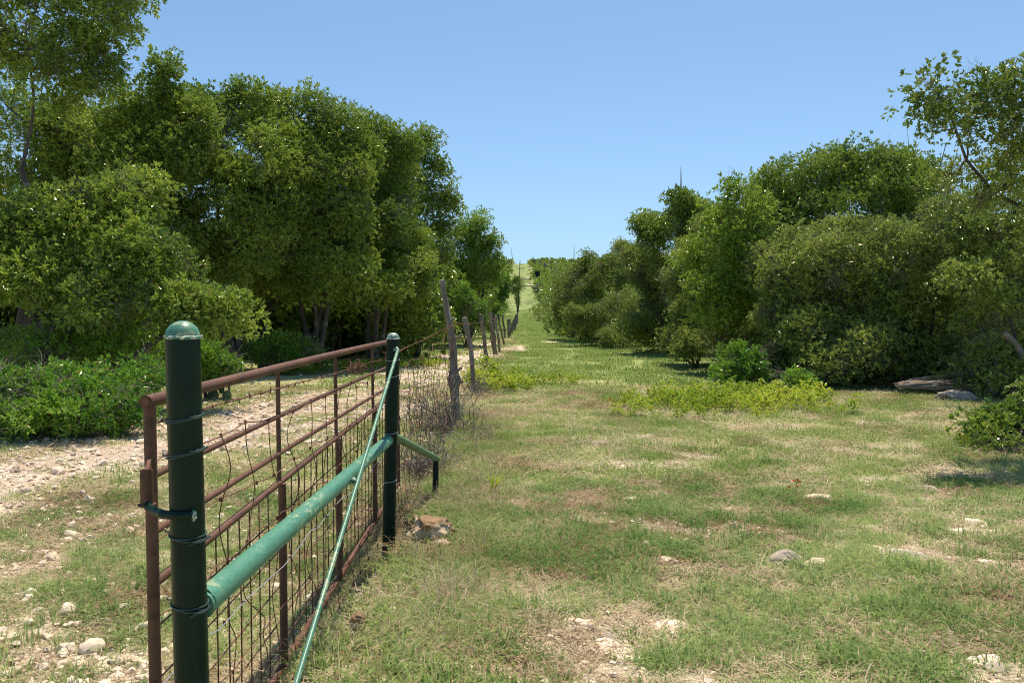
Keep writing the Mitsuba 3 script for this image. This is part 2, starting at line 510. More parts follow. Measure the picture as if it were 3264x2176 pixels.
TREES = [
    ('live_oak', 'tall open oak at the far left edge, its forking limbs showing against the sky', 'tall', -11.4, 17.5, 3, 0.17, 0.85,
     [(-10.72, 17.5, 7.61, 1.42, 0.95), (-9.67, 18, 7.2, 1.07, 0.88), (-12.42, 17.5, 7.8, 1.52, 1.42), (-8.81, 17.5, 7.46, 0.52, 0.52), (-9.83, 17.5, 8.8, 1.71, 0.85), (-8.24, 17.5, 8.33, 0.38, 0.38), (-10.47, 18.5, 6.23, 0.6, 0.35), (-10.17, 17.5, 6.68, 1.04, 0.66), (-9.01, 17.5, 7.88, 0.76, 0.57), (-9.94, 17.5, 8.25, 1.14, 0.66)]),
    ('live_oak', 'low spreading oak on the left whose drooping bough reaches out above the near gate post', 'oak', -8.87, 15.5, 3, 0.13, 1.1,
     [(-9.34, 15.5, 3.11, 1.34, 0.63), (-8.23, 16, 3.55, 1.04, 0.52), (-7.18, 15.2, 2.51, 0.99, 0.58), (-8.74, 15, 2.09, 1.22, 0.53), (-6.28, 15, 1.72, 0.85, 0.45), (-5.35, 14.9, 1.42, 0.5, 0.19), (-10.72, 15.5, 2.53, 1.01, 1.09), (-7.94, 16.5, 4.01, 0.72, 0.31), (-7.69, 14.7, 1.68, 0.88, 0.36)]),
    ('shrub', 'large bright green shrub at the left picture edge, behind the stony ground', 'shrub', -7.18, 12.2, 7, 0.03, 1.2,
     [(-7.42, 12.2, 0.23, 0.93, 0.53), (-6.43, 12.5, 0.27, 0.68, 0.51), (-8.44, 12.2, 0.13, 0.79, 0.59), (-6.28, 13.2, 0.41, 0.32, 0.36), (-6.42, 11.6, 0.11, 0.69, 0.35), (-7.32, 11.3, -0.01, 0.67, 0.28), (-5.87, 11.9, 0, 0.45, 0.26)]),
    ('shrub', 'dark green shrub just right of the near gate post, under the drooping oak bough', 'shrub', -6.55, 16.5, 6, 0.03, 1.1,
     [(-6.57, 16.5, 0.39, 0.55, 0.43), (-7.18, 17, 0.72, 0.55, 0.37), (-6.23, 16.8, 0.23, 0.36, 0.29)]),
    ('live_oak', 'oak with a small upright sprig of leaves as its topmost tip, behind the drooping bough', 'oak', -10.42, 22, 3, 0.13, 1,
     [(-9.69, 22, 7.92, 0.6, 0.54), (-10.43, 22, 6.93, 1.13, 0.95), (-9.12, 22, 6.86, 0.89, 0.83), (-10.46, 22, 5.52, 1.55, 1.01), (-12.11, 23, 6.31, 1.12, 0.87), (-9.17, 21.5, 5.54, 0.93, 0.82), (-10.97, 22.5, 4.4, 1.34, 0.73), (-11.55, 23, 6.19, 1.12, 1), (-10.14, 22, 3.74, 1.07, 0.72), (-11.83, 23, 4.83, 1.12, 0.87), (-9.02, 22, 5.98, 0.83, 0.72), (-13.34, 24, 6.78, 1.04, 0.91)]),
    ('live_oak', 'broad oak with a flat bright top in the middle of the left-hand row', 'oak', -8.35, 24, 4, 0.13, 1,
     [(-9.04, 24, 7.34, 1.3, 0.91), (-8.03, 24.5, 7.58, 1.06, 0.69), (-9.13, 23.5, 5.9, 1.53, 1.08), (-7.6, 23.5, 5.65, 1.4, 1.08), (-8.28, 23.2, 4.23, 1.51, 0.94), (-9.3, 23.5, 3.38, 1.15, 0.76), (-10.24, 25, 6.98, 0.95, 0.81), (-8.27, 24, 6.51, 1.17, 0.91), (-7.52, 24, 4.58, 1.17, 0.91), (-8.16, 23.5, 2.75, 1.15, 0.57), (-9.87, 24, 4.45, 1.04, 0.91), (-7.25, 24.5, 6.61, 0.8, 0.8)]),
    ('live_oak', 'oak with a domed lime topped crown, next right of the broad flat topped oak', 'oak', -6.78, 26, 4, 0.13, 1,
     [(-7.13, 26, 7.74, 1.27, 0.85), (-6.01, 26, 7.32, 1.06, 0.92), (-6.84, 25.4, 5.97, 1.51, 1.17), (-5.64, 25.5, 5.58, 1.04, 1.11), (-6.31, 25.4, 4.2, 1.44, 1.1), (-7.58, 25, 3.49, 1.08, 0.81), (-6.01, 25.2, 2.69, 1.23, 0.82), (-6.58, 26, 6.63, 1.27, 0.99), (-7.87, 26.5, 5.31, 1.15, 1), (-5.76, 26, 4.41, 0.99, 0.85), (-7.05, 26, 2.73, 1.27, 0.63), (-5.35, 26, 3.01, 0.85, 0.63), (-5.52, 27, 6.68, 0.73, 0.8)]),
    ('live_oak', 'oak with a knobby rounded top and dark hanging foliage, above the far gate post', 'oak', -5.51, 29, 4, 0.13, 0.9,
     [(-5.3, 29, 7.9, 0.79, 0.82), (-4.6, 29, 7.13, 0.94, 0.94), (-5.45, 28.5, 6.05, 1.08, 1.16), (-4.77, 28.5, 4.52, 1.31, 1.24), (-4.16, 28.5, 2.99, 1.24, 0.85), (-5.65, 29, 3.48, 1.1, 0.94), (-5.97, 30, 7.4, 0.81, 0.98), (-5.16, 29, 5.81, 1.1, 0.94), (-4.45, 29.5, 5.73, 0.96, 1.12), (-5.99, 30, 4.84, 1.14, 1.14), (-4.87, 29, 2.85, 1.1, 0.63), (-4.05, 30, 3.87, 0.98, 0.98)]),
    ('live_oak', 'oak at the right end of the high left-hand row, sky showing between its limbs', 'oak', -4.52, 34, 5, 0.13, 0.72,
     [(-4.2, 34, 8.35, 1.11, 1.01), (-3.48, 34, 6.81, 0.88, 1.2), (-4.58, 34, 6.36, 1.29, 1.38), (-3.58, 34, 4.9, 1.01, 1.01), (-4.35, 33.5, 3.41, 1.27, 1), (-2.84, 34, 6.08, 0.37, 0.64), (-5.09, 35, 7.62, 0.95, 1.14), (-4.03, 34, 5.63, 1.29, 1.11), (-5.03, 34.5, 4.58, 1.12, 1.12), (-3.49, 34, 3.62, 0.92, 0.74), (-3.3, 34, 5.81, 0.74, 0.83)]),
    ('live_oak', 'smaller bright green oak standing right of the high row beside the wooden fence posts', 'lime', -3.11, 46, 4, 0.13, 0.95,
     [(-2.73, 46, 5.94, 1.2, 1.12), (-1.86, 46, 4.82, 0.95, 1.12), (-3.48, 46, 4.33, 1.5, 1.5), (-2.36, 46, 3.09, 1.3, 1.12), (-3.98, 46, 2.72, 1.25, 1), (-3.14, 46.5, 5.11, 1.39, 1.13), (-1.87, 46, 3.83, 0.95, 1), (-2.99, 46, 3.34, 1.37, 1.12), (-1.49, 46, 4.33, 0.6, 0.75)]),
    ('shrub', 'rounded bush behind the two nearest short fence posts', 'shrub', -2.84, 42, 5, 0.05, 1,
     [(-3.3, 42, 1.83, 1.02, 1.14), (-2.45, 43, 1.25, 0.93, 1.05), (-3.87, 42, 0.92, 0.91, 0.91)]),
    ('shrub', 'bush farther down the fence line, overhanging the strip of grass left of the posts', 'shrub', -2.53, 72, 5, 0.05, 1,
     [(-2.81, 72, 1.99, 1.29, 1.76), (-1.87, 72, 3.35, 0.94, 1.56), (-3.51, 72, 3.54, 1.56, 1.95)]),
    ('live_oak', 'round topped oak with bare lower boughs above the right-hand thicket, below the broad mast', 'oak', 6.99, 36, 4, 0.13, 0.9,
     [(6.95, 36, 6.19, 1.01, 0.66), (5.51, 36, 5.27, 0.88, 0.7), (7.82, 36, 5.65, 1.01, 0.82), (6.38, 36, 4.98, 1.56, 0.55), (8.32, 36, 4.31, 1.37, 1.17), (7.25, 36.5, 5.71, 1.19, 0.79), (8.93, 37, 5.57, 1, 0.9), (8.04, 36.5, 4.74, 1.38, 0.89), (5.81, 36, 4.5, 0.98, 0.68)]),
    ('thicket_tree', 'olive green thicket tree at the left end of the right-hand thicket, beside the mown strip', 'thicket', 5.4, 50, 5, 0.07, 1,
     [(5.39, 50, 3.49, 2.03, 1.41), (3.64, 50, 2.41, 1.63, 1.63), (6.73, 50, 3.97, 1.76, 1.22), (2.63, 54, 1.45, 0.88, 1.32), (6.59, 51, 4.89, 1.66, 1.05), (4.4, 51, 3.66, 1.66, 1.33), (3.09, 52, 2.72, 1.27, 1.27)]),
    ('thicket_tree', 'low spreading thicket tree skirting the right edge of the mown strip', 'thicket', 4.52, 44, 6, 0.06, 1.1,
     [(5.47, 44, 1.24, 1.91, 1.43), (3.45, 44, 0.89, 1.38, 1), (4.76, 44, 0.17, 1.43, 0.72)]),
    ('thicket_tree', 'broad thicket tree below the round topped oak on the right', 'thicket', 6.79, 37, 6, 0.07, 1.1,
     [(6.58, 37, 3.19, 1.7, 1.2), (6.89, 37, 1.4, 1.8, 1.4), (5.4, 37, 0.7, 1.3, 0.9), (5.58, 37, 2.8, 1, 1), (7.77, 37, 2.79, 1.2, 1.2), (8.07, 37.5, 4.02, 1.42, 1.12), (5.73, 38, 3.85, 1.24, 1.03), (7.18, 37, 2.2, 1.8, 1.4), (8.16, 36, 1.21, 1.37, 1.17)]),
    ('young_elm', 'slender lime green tree with a feathery top in the right-hand thicket', 'lime', 7.2, 24.5, 1, 0.07, 0.7,
     [(6.5, 24.5, 5.01, 0.6, 0.48), (6.83, 24.5, 4.1, 1, 0.8), (6.59, 24.5, 2.92, 1.19, 1), (7.26, 24.5, 1.86, 1.13, 0.86), (5.94, 24.5, 1.73, 0.93, 1), (7.5, 24.5, 3.44, 0.6, 0.66), (6.15, 24.9, 4.27, 0.74, 0.67), (7.09, 24.5, 4.62, 0.53, 0.53), (6.58, 24.5, 3.44, 1.19, 0.8), (5.76, 25.5, 3.24, 0.83, 0.69)]),
    ('live_oak', 'large oak with a broad domed crown at the back of the right-hand thicket', 'oak', 11.3, 28, 4, 0.13, 1,
     [(9.73, 28, 5.86, 1.52, 0.99), (11.59, 28, 6.16, 1.67, 0.83), (13.16, 28, 5.86, 1.09, 0.94), (10.8, 28, 4.6, 2.28, 1.29), (12.74, 28, 4.45, 1.52, 1.06), (9.15, 28.5, 5.41, 1.24, 1.08), (10.66, 28.5, 6.32, 1.54, 0.85), (12.63, 28.5, 6.31, 1.39, 0.8), (14.4, 29, 5.93, 0.86, 0.86), (9.76, 28, 4.3, 1.67, 1.21), (11.76, 27.5, 5.27, 1.79, 1.19), (13.78, 28, 4.59, 1.21, 1.06), (8.86, 29, 5.02, 0.94, 1.1)]),
    ('thicket_tree', 'twiggy thicket tree in front of the domed oak on the right', 'thicket', 8.1, 21.5, 6, 0.06, 0.9,
     [(7.85, 21.5, 2.75, 1.22, 0.87), (9.01, 21.5, 2.29, 1.28, 0.99), (7.53, 21.5, 1.25, 1.22, 0.87), (8.81, 21.5, 0.67, 1.28, 0.82), (6.82, 21.5, 2.29, 0.58, 0.82), (7.29, 21.5, 2.06, 0.93, 0.82), (8.45, 21.5, 1.6, 1.16, 0.93), (7.78, 21.5, 0.44, 1.05, 0.7), (6.84, 21.5, 1.25, 0.7, 0.82)]),
    ('thicket_tree', 'dark tangled thicket tree behind the fallen log', 'thicket', 10, 20, 6, 0.06, 0.9,
     [(9.86, 20, 3.1, 1.25, 0.81), (9.56, 20, 1.87, 1.25, 0.81), (10.65, 20, 1.01, 1.19, 0.87), (11.16, 20, 2.24, 1.19, 0.92), (9.7, 20, 0.47, 1.08, 0.6), (10.37, 20, 3.74, 0.87, 0.76), (10.29, 20, 2.67, 1.08, 0.87), (11.3, 20.5, 3.13, 1, 0.89), (9.23, 20, 2.57, 0.87, 0.76)]),
    ('thicket_tree', 'thicket tree at the right picture edge behind the dead leaning limb', 'thicket', 10.61, 17.5, 5, 0.06, 0.9,
     [(10.25, 17.5, 1.18, 0.9, 0.81), (10.59, 17.5, 2.35, 0.85, 0.76), (11.21, 17.5, 0.47, 0.95, 0.85), (9.99, 17.5, 0.38, 0.66, 0.47), (10.39, 18, 3.33, 0.88, 0.78), (9.57, 17.5, 2.16, 0.85, 0.76), (11.14, 18.3, 3.75, 0.79, 0.79), (11.08, 17.5, 1.6, 0.76, 0.85), (10.33, 17.5, 1.79, 0.85, 0.66), (10.28, 18.5, 3.77, 0.7, 0.6)]),
    ('thicket_tree', 'shaded thicket tree between the slender lime green tree and the small front shrub', 'thicket', 6.04, 28, 6, 0.05, 1,
     [(5.9, 28, 1, 1.06, 0.91), (6.34, 28, 1.75, 1.06, 0.91), (5.3, 28, 0.47, 0.76, 0.61)]),
    ('post_oak', 'near oak reaching in from the right with bare horizontal boughs against the sky', 'near', 8.54, 10.1, 1, 0.09, 0.7,
     [(5.26, 10.1, 4.01, 0.39, 0.19), (5.71, 10.1, 4.2, 0.34, 0.2), (6.05, 10.1, 4.33, 0.33, 0.21), (6.06, 10.1, 3.9, 0.41, 0.22), (5.09, 10.1, 4.28, 0.19, 0.1), (4.94, 10.1, 4.15, 0.14, 0.11), (5.53, 10.1, 3.75, 0.33, 0.14), (5.16, 10.1, 3.75, 0.22, 0.1), (6.38, 10.6, 3.35, 0.52, 0.29), (6.55, 10.1, 3.58, 0.49, 0.6), (6.63, 10.1, 4.38, 0.49, 0.33), (6.68, 10.1, 2.68, 0.49, 0.44), (7.18, 10.1, 3.74, 0.66, 0.66), (7.32, 10.1, 2.94, 0.66, 0.66), (5.65, 10.6, 3.32, 0.4, 0.14), (6.12, 10.1, 3.59, 0.33, 0.3), (6.16, 10.5, 3.11, 0.57, 0.34), (5.74, 10.1, 4.01, 0.27, 0.16), (5.52, 10.1, 4.12, 0.27, 0.14)]),
    ('shrub', 'bright rounded shrub at the foot of the right-hand thicket, behind yellow green ground plants', 'shrub', 5.28, 19.6, 6, 0.03, 0.9,
     [(4.83, 19.4, 0.01, 0.38, 0.27), (5.2, 19.6, 0.17, 0.45, 0.36), (5.66, 19.8, 0.02, 0.43, 0.3), (5.3, 19.6, 0.54, 0.3, 0.25), (5.92, 19.6, -0.1, 0.32, 0.21), (5.01, 19.8, 0.44, 0.24, 0.19), (5.7, 19.6, 0.38, 0.23, 0.19)]),
    ('shrub', 'small leafy shrub at the right end of the yellow green ground plants', 'shrub', 5.9, 17.6, 5, 0.02, 1.2,
     [(5.92, 17.6, -0.11, 0.48, 0.29), (6.19, 17.6, -0.26, 0.29, 0.19)]),
    ('shrub', 'dark glossy shrub at the right picture edge, in front of the fallen log', 'dark_shrub', 6.49, 10.8, 6, 0.03, 1,
     [(6.36, 10.8, 0.03, 0.41, 0.29), (6.68, 10.8, 0.17, 0.35, 0.35), (6.36, 10.5, -0.16, 0.46, 0.17), (7.11, 10.8, 0.09, 0.47, 0.47), (6.08, 10.8, -0.06, 0.23, 0.18)]),
    ('thicket_tree', 'low dense thicket bush at the foot of the thicket, behind the fallen log', 'thicket', 9.18, 19.4, 6, 0.03, 1.1,
     [(8.48, 19.4, 0.55, 0.84, 0.63), (9.52, 19.4, 0.14, 0.84, 0.47), (10.46, 19.4, 0.08, 0.84, 0.47), (7.65, 19.4, 0.24, 0.74, 0.53), (9.44, 20.4, 1.16, 0.99, 0.66)]),
    ('thicket_tree', 'low thicket bush under the slender lime green tree', 'thicket', 7.28, 25, 6, 0.03, 1.1,
     [(7.29, 25, 0.52, 1.08, 0.81), (6.21, 25, 0.52, 0.81, 0.81), (8.23, 25, 0.39, 0.95, 0.81), (5.69, 27, 0.29, 0.73, 0.73)]),
    ('thicket_tree', 'low thicket bush behind the dark glossy shrub at the right edge', 'thicket', 10.01, 16.8, 6, 0.03, 1,
     [(10.36, 17.8, 0.16, 0.87, 0.39), (10.5, 16.8, 0.15, 0.73, 0.55), (9.87, 18.3, 0.02, 0.69, 0.3)]),
    ('thicket_tree', 'low bush at the corner where the mown strip opens into the clearing', 'thicket', 5.9, 39, 6, 0.03, 1.1,
     [(6.33, 39, 0.23, 1.48, 0.8), (4.88, 41, 0.05, 1.33, 0.62), (7.01, 36, 0.04, 1.17, 0.78), (3.9, 45, 0.02, 1.1, 0.59)]),
    ('shrub', 'low shrub under the bare trunks behind the gate, left of the far gate post', 'shrub', -7.3, 24, 6, 0.03, 1,
     [(-7.71, 24, 0.23, 0.65, 0.42), (-6.92, 24, 0.29, 0.78, 0.47), (-6.27, 24.5, 0.07, 0.53, 0.27)]),
    ('shrub', 'dark shrub in the shade behind the large bright shrub on the left', 'shrub', -8.45, 15.5, 6, 0.03, 0.9,
     [(-8.89, 15.5, 0.84, 0.92, 0.38), (-7.78, 15.5, 0.92, 0.76, 0.38), (-9.83, 15.5, 0.84, 0.76, 0.42), (-7.47, 16.5, 0.7, 0.54, 0.31)]),
    ('thicket_tree', 'thicket tree filling the gap between the slender lime green tree and the domed oak', 'thicket', 9.7, 30, 6, 0.06, 1,
     [(7.25, 30, 4.5, 1.3, 0.98), (6.78, 30, 3.21, 1.46, 1.14), (9.34, 30, 4.33, 1.3, 1.14), (9.68, 30, 2.89, 1.46, 1.3), (8.08, 30, 1.76, 1.79, 1.3), (5.98, 30, 2.57, 1.14, 0.98), (8.99, 31, 3.93, 1.34, 1.18), (10.63, 30, 3.85, 1.3, 1.14)]),
    ('thicket_tree', 'thicket tree low in front of the domed oak, right of the twiggy one', 'thicket', 10.15, 23, 6, 0.06, 1,
     [(7.9, 23, 3.2, 1, 0.81), (7.05, 23, 2.71, 0.87, 0.93), (10.11, 23, 3.32, 1.25, 0.87), (9.01, 23, 3.33, 1.12, 0.87), (10.27, 23, 1.6, 1.12, 1), (9.29, 23, 1.35, 1.12, 1), (10.05, 23, 0.48, 1.25, 0.75), (7.44, 23, 1.35, 1, 1), (6.96, 23, 0.11, 1, 0.5)]),
    ('live_oak', 'oak with low hanging boughs behind the broad flat topped oak', 'oak', -8.8, 27, 4, 0.13, 1,
     [(-9.38, 27, 2.48, 1.61, 0.8), (-11.14, 27, 2.77, 1.32, 0.88), (-7.62, 27, 2.33, 1.61, 0.66), (-6.15, 27, 2.48, 1.32, 0.73), (-4.97, 27, 2.18, 1.17, 0.66), (-8.48, 27, 3.64, 1.61, 0.88), (-6.72, 27, 3.5, 1.46, 0.88), (-10.27, 27, 1.89, 1.17, 0.59), (-4.39, 30, 2.25, 0.98, 0.73)]),
    ('thicket_tree', 'low skirt of thicket growth along the foot of the right-hand thicket', 'thicket', 7.73, 20.5, 8, 0.04, 1,
     [(7.75, 20.5, 0.05, 1, 0.5), (6.97, 21.5, 0.03, 0.82, 0.52), (8.86, 20.5, -0.06, 0.89, 0.44), (8.62, 20.5, 0.72, 1, 0.67), (7.52, 20.5, 0.94, 1, 0.67), (9.93, 20, -0.02, 0.98, 0.43), (10.72, 19.5, 0.34, 0.95, 0.63)]),
    ('live_oak', 'thin crowned oak filling the gap behind the tall open oak at the far left', 'tall', -13.92, 23, 3, 0.12, 0.7,
     [(-14.17, 23, 6.2, 1.25, 0.93), (-13.03, 23, 6.75, 1, 0.75), (-15.08, 23, 5.33, 1.37, 1), (-13.45, 23, 5.33, 1.37, 0.87), (-15.67, 23, 6.57, 1, 1), (-14.39, 23, 7.55, 0.87, 0.62)]),
]
for name, label, kind, bx, by, stems, rad, dens, lobes in TREES:
    key = thing(name, label, {"live_oak": "tree", "post_oak": "tree", "young_elm": "tree", "thicket_tree": "tree", "shrub": "bush"}[name])
    build_tree(key, kind, bx, by, stems, rad, lobes, np.random.default_rng(1000 + len(scene) % 977), dens)

# ------------------------------------------------------------------ trees deeper in the woods and along the clearing
r = np.random.default_rng(5)
BACK = []
for i in range(46):                       # left-hand wood, behind the front row
    y = r.uniform(24, 62)
    x = -r.uniform(9.5, 30) if y < 38 else -r.uniform(4.5, 26)
    BACK.append((x, y, r.uniform(2.0, 2.8), r.uniform(5.5, 8.2), "left"))
for i in range(15):                       # close behind the front row
    BACK.append((-r.uniform(5.4, 10.5), r.uniform(32, 43), r.uniform(1.9, 2.6), r.uniform(4.8, 6.6), "left"))
for i in range(24):                       # its undergrowth
    y = r.uniform(26, 50)
    BACK.append((-r.uniform(.30 * y + 1.5, .30 * y + 13) if y < 32 else -r.uniform(6.5, 18), y, r.uniform(1.2, 2.0), r.uniform(1.5, 3.0), "under"))
for i in range(34):                       # right-hand thicket, behind the front row
    y = r.uniform(25, 62)
    BACK.append((r.uniform(.25 * y + 3.5, .25 * y + 18), y, r.uniform(1.8, 2.6), r.uniform(3.6, 4.9), "right"))
for i in range(22):                       # the clearing's right edge, farther off
    y = 53 + i * 3.1
    BACK.append((r.uniform(3.5, 4.3), y, r.uniform(1.0, 1.5), r.uniform(1.8, 3.2), "edge"))
for i in range(14):                       # and its left edge
    y = 62 + i * 5.0
    BACK.append((-r.uniform(4.0, 4.9), y, r.uniform(1.0, 1.5), r.uniform(2.4, 3.8), "ledge"))
GROUPS = {"under": ("undergrowth_shrub", "shaded shrub in the undergrowth of the left-hand wood, among the trunks", "shrubs in the undergrowth of the left-hand wood", "bush"),
          "left": ("live_oak", "shaded oak deeper in the left-hand wood, behind the front row", "oaks deeper in the left-hand wood", "tree"),
          "right": ("thicket_tree", "thicket tree behind the front row of the right-hand thicket", "trees behind the right-hand thicket", "tree"),
          "edge": ("clearing_shrub", "shrub in the row along the right edge of the distant mown strip", "shrubs along the right edge of the mown strip", "bush"),
          "ledge": ("clearing_shrub", "shrub along the left edge of the distant grass strip beyond the fence posts", "shrubs along the left edge of the mown strip", "bush")}
FAR = {}
for s in range(5):                        # five crowns and trunks, shared by all of these
    q = np.random.default_rng(60 + s)
    lob = [(q.normal(0, .45), q.normal(0, .45), z, w, .32) for z, w in ((.30, .62), (.52, .78), (.74, .70), (.92, .42))]
    lob += [(q.normal(0, .55), q.normal(0, .55), q.uniform(.3, .8), .45, .25) for _ in range(3)]
    FAR[s] = lob
    w = []
    for k in range(4):
        e = np.r_[q.normal(0, .35, 2), q.uniform(.5, .9)]
        w.append(tube(bend([q.normal(0, .05), q.normal(0, .05), -.05], e, 7, .14, int(q.integers(1e9))), np.linspace(.045, .012, 7), 6, False))
        for m in range(5):
            w.append(tube(bend(e * q.uniform(.5, 1), e + q.normal(0, .35, 3), 4, .2, int(q.integers(1e9))), np.linspace(.012, .004, 4), 4, False))
    scene[f"far_wood_{s}"] = {"type": "shapegroup", "trunk": mikit.ply(cat_mesh(w), "mat_bark", smooth=True)}
for x, y, rad, hgt, side in BACK:
    name, lab, grp, cat = GROUPS[side]
    key = thing(name, lab, cat, grp)
    s = int(r.integers(5))
    lob = np.array(FAR[s])
    g = float(height(x, y))
    turn = r.random() * 6.28
    cx, sx = math.cos(turn), math.sin(turn)
    low = {"left": -.08, "right": -.10, "edge": -.14, "ledge": -.14, "under": -.16}[side]
    L = [(x + (a * cx - b * sx) * rad, y + (a * sx + b * cx) * rad, g + (c + low) * hgt, w * rad, h * hgt * .62) for a, b, c, w, h in lob]
    kind = "far_light" if side in ("edge", "right") else "far"
    p, o = crown_points(L, KINDS[kind][6] * .8, r)
    for i in range(len(p)):
        M = aim(o[i], r, r.uniform(.75, 1.25))
        M[:3, 3] = p[i] - o[i] * .2
        inst(f"{key}__crown__{i:03d}", f"spray_{kind}_{r.integers(NT)}", M)
    M = np.eye(4)
    M[:3, :3] = np.array([[cx, -sx, 0], [sx, cx, 0], [0, 0, 1]]) @ np.diag([rad, rad, hgt])
    M[:3, 3] = [x, y, g - .05]
    inst(f"{key}__trunk__001", f"far_wood_{s}", M)

# the slender tree that stands in the fence line down in the dip
key = thing("fence_line_tree", "slim dark tree standing alone in the fence line down in the dip", "tree")
build_tree(key, "oak", -.75, 119, 2, .12, [(-1.0, 119, 3.9, 1.3, 1.2), (-.6, 119, 5.0, 1.1, 1.0), (-.7, 119, 2.3, .7, 1.0), (-1.3, 119, 4.9, .9, .8)], np.random.default_rng(8), .8)

scene["mat_twig_grey"] = principled(proc(lambda p, n, uv: mix((.16, .145, .115), (.27, .25, .19), cell_rand(p.x * 3, p.y * 3, p.z * 3))), .9, .2)
# brush that covers the far hillside
hb = []
for s in range(5):
    v, f = leaf_spray(500 + s, 66, 1.0, .80, .52, .36)
    v[:, 2] += .7
    scene[f"brush_{s}"] = {"type": "shapegroup", "leaves": mikit.ply((v, f), ("mat_leaf_thicket", "mat_leaf_oak", "mat_leaf_thicket", "mat_leaf_lime", "mat_twig_grey")[s])}
labels["hill_brush"] = {"label": "dense low brush covering the far hillside on both sides of the mown strip", "category": "brush", "kind": "stuff"}
k = 0
r = np.random.default_rng(9)
for _ in range(5200):
    y = r.uniform(100, 332)
    x = r.uniform(-.045 * y - 9, .19 * y + 14)
    if -4.3 < x < 3.4:
        continue
    sc = r.uniform(.6, 1.6) * (1.0 if y > 150 else .8)
    M = np.eye(4)
    a = r.random() * 6.28
    M[:3, :3] = np.array([[math.cos(a), -math.sin(a), 0], [math.sin(a), math.cos(a), 0], [0, 0, 1]]) * sc
    M[:3, 3] = [x, y, float(height(x, y, False))]
    k += 1
    inst(f"hill_brush__{k:03d}", f"brush_{r.choice(5, p=(.34, .24, .24, .12, .06))}", M)

# ------------------------------------------------------------------ grass
def blades(seed, n, R, h, w, lean, curl, flat=False):
    q = np.random.default_rng(seed)
    a = q.random(n) * 6.283
    b = np.stack([np.cos(a), np.sin(a)], 1) * (q.random((n, 1)) ** .6) * R
    az = q.random(n) * 6.283
    d = np.stack([np.cos(az), np.sin(az)], 1) * .6 + b / (R + 1e-6) * .7
    H = h * q.uniform(.4, 1.2, n)
    ln = lean * q.uniform(.2, 1.3, n)
    W = w * q.uniform(.6, 1.2, n)
    s = np.stack([-d[:, 1], d[:, 0]], 1)
    s /= np.linalg.norm(s, axis=1, keepdims=True) + 1e-9
    s3 = np.c_[s, np.zeros(n)] * (W / 2)[:, None]
    base = np.c_[b, np.full(n, -.01)]
    mid = base + np.c_[d * (H * ln * .45)[:, None], H * .6]
    tip = base + np.c_[d * (H * ln * (1.1 + curl))[:, None], H * (1 - .28 * ln)]
    v = np.stack([base - s3, base + s3, mid - s3 * .8, mid + s3 * .8, tip], 1).reshape(-1, 3)
    k = np.arange(n)[:, None] * 5
    return v, np.vstack([k + [0, 1, 3], k + [0, 3, 2], k + [2, 3, 4]])


def straws(seed, n, R, L, w, z=.012):
    q = np.random.default_rng(seed)
    c = np.c_[q.normal(0, R * .55, (n, 2)), q.uniform(.002, z, n)]
    az = q.random(n) * 6.283
    d = np.stack([np.cos(az), np.sin(az), q.normal(.05, .22, n)], 1)
    ln = L * q.uniform(.4, 1.2, n)[:, None]
    s = np.stack([-np.sin(az), np.cos(az), q.normal(0, .5, n)], 1) * w / 2
    m = c + d * ln * .5 + np.c_[q.normal(0, .012, (n, 2)), q.uniform(0, .012, n)]
    e = c + d * ln
    v = np.stack([c - s, c + s, m - s, m + s, e], 1).reshape(-1, 3)
    k = np.arange(n)[:, None] * 5
    return v, np.vstack([k + [0, 1, 3], k + [0, 3, 2], k + [2, 3, 4]])


for s in range(4):
    scene[f"tuft_near_{s}"] = {"type": "shapegroup", "blades": mikit.ply(blades(700 + s, 80, .10, .055 + .014 * s, .0056, 1.0, .3), "mat_grass")}
    scene[f"tuft_mid_{s}"] = {"type": "shapegroup", "blades": mikit.ply(blades(720 + s, 120, .22, .085, .007, .9, .3), "mat_grass_far")}
    scene[f"tuft_far_{s}"] = {"type": "shapegroup", "blades": mikit.ply(blades(740 + s, 110, .55, .14, .022, .9, .3), "mat_grass_far")}
    scene[f"clump_{s}"] = {"type": "shapegroup", "blades": mikit.ply(blades(860 + s, 64, .09, .125, .0062, 1.15, .5), "mat_grass")}
    scene[f"straw_near_{s}"] = {"type": "shapegroup", "straw": mikit.ply(straws(760 + s, 70, .16, .10, .0042), "mat_straw")}
    scene[f"straw_mid_{s}"] = {"type": "shapegroup", "straw": mikit.ply(straws(780 + s, 70, .34, .15, .006, .03), "mat_straw")}
    scene[f"stalks_{s}"] = {"type": "shapegroup", "straw": mikit.ply(blades(800 + s, 34, .10, .17, .0036, 1.5, .5), "mat_straw")}
labels["grass"] = {"label": "short green grass growing in tufts over the ranch ground", "category": "grass", "kind": "stuff"}
labels["dry_grass"] = {"label": "bleached dry grass stems and straw lying among the green tufts", "category": "dry grass", "kind": "stuff"}
NG, ND = [0], [0]


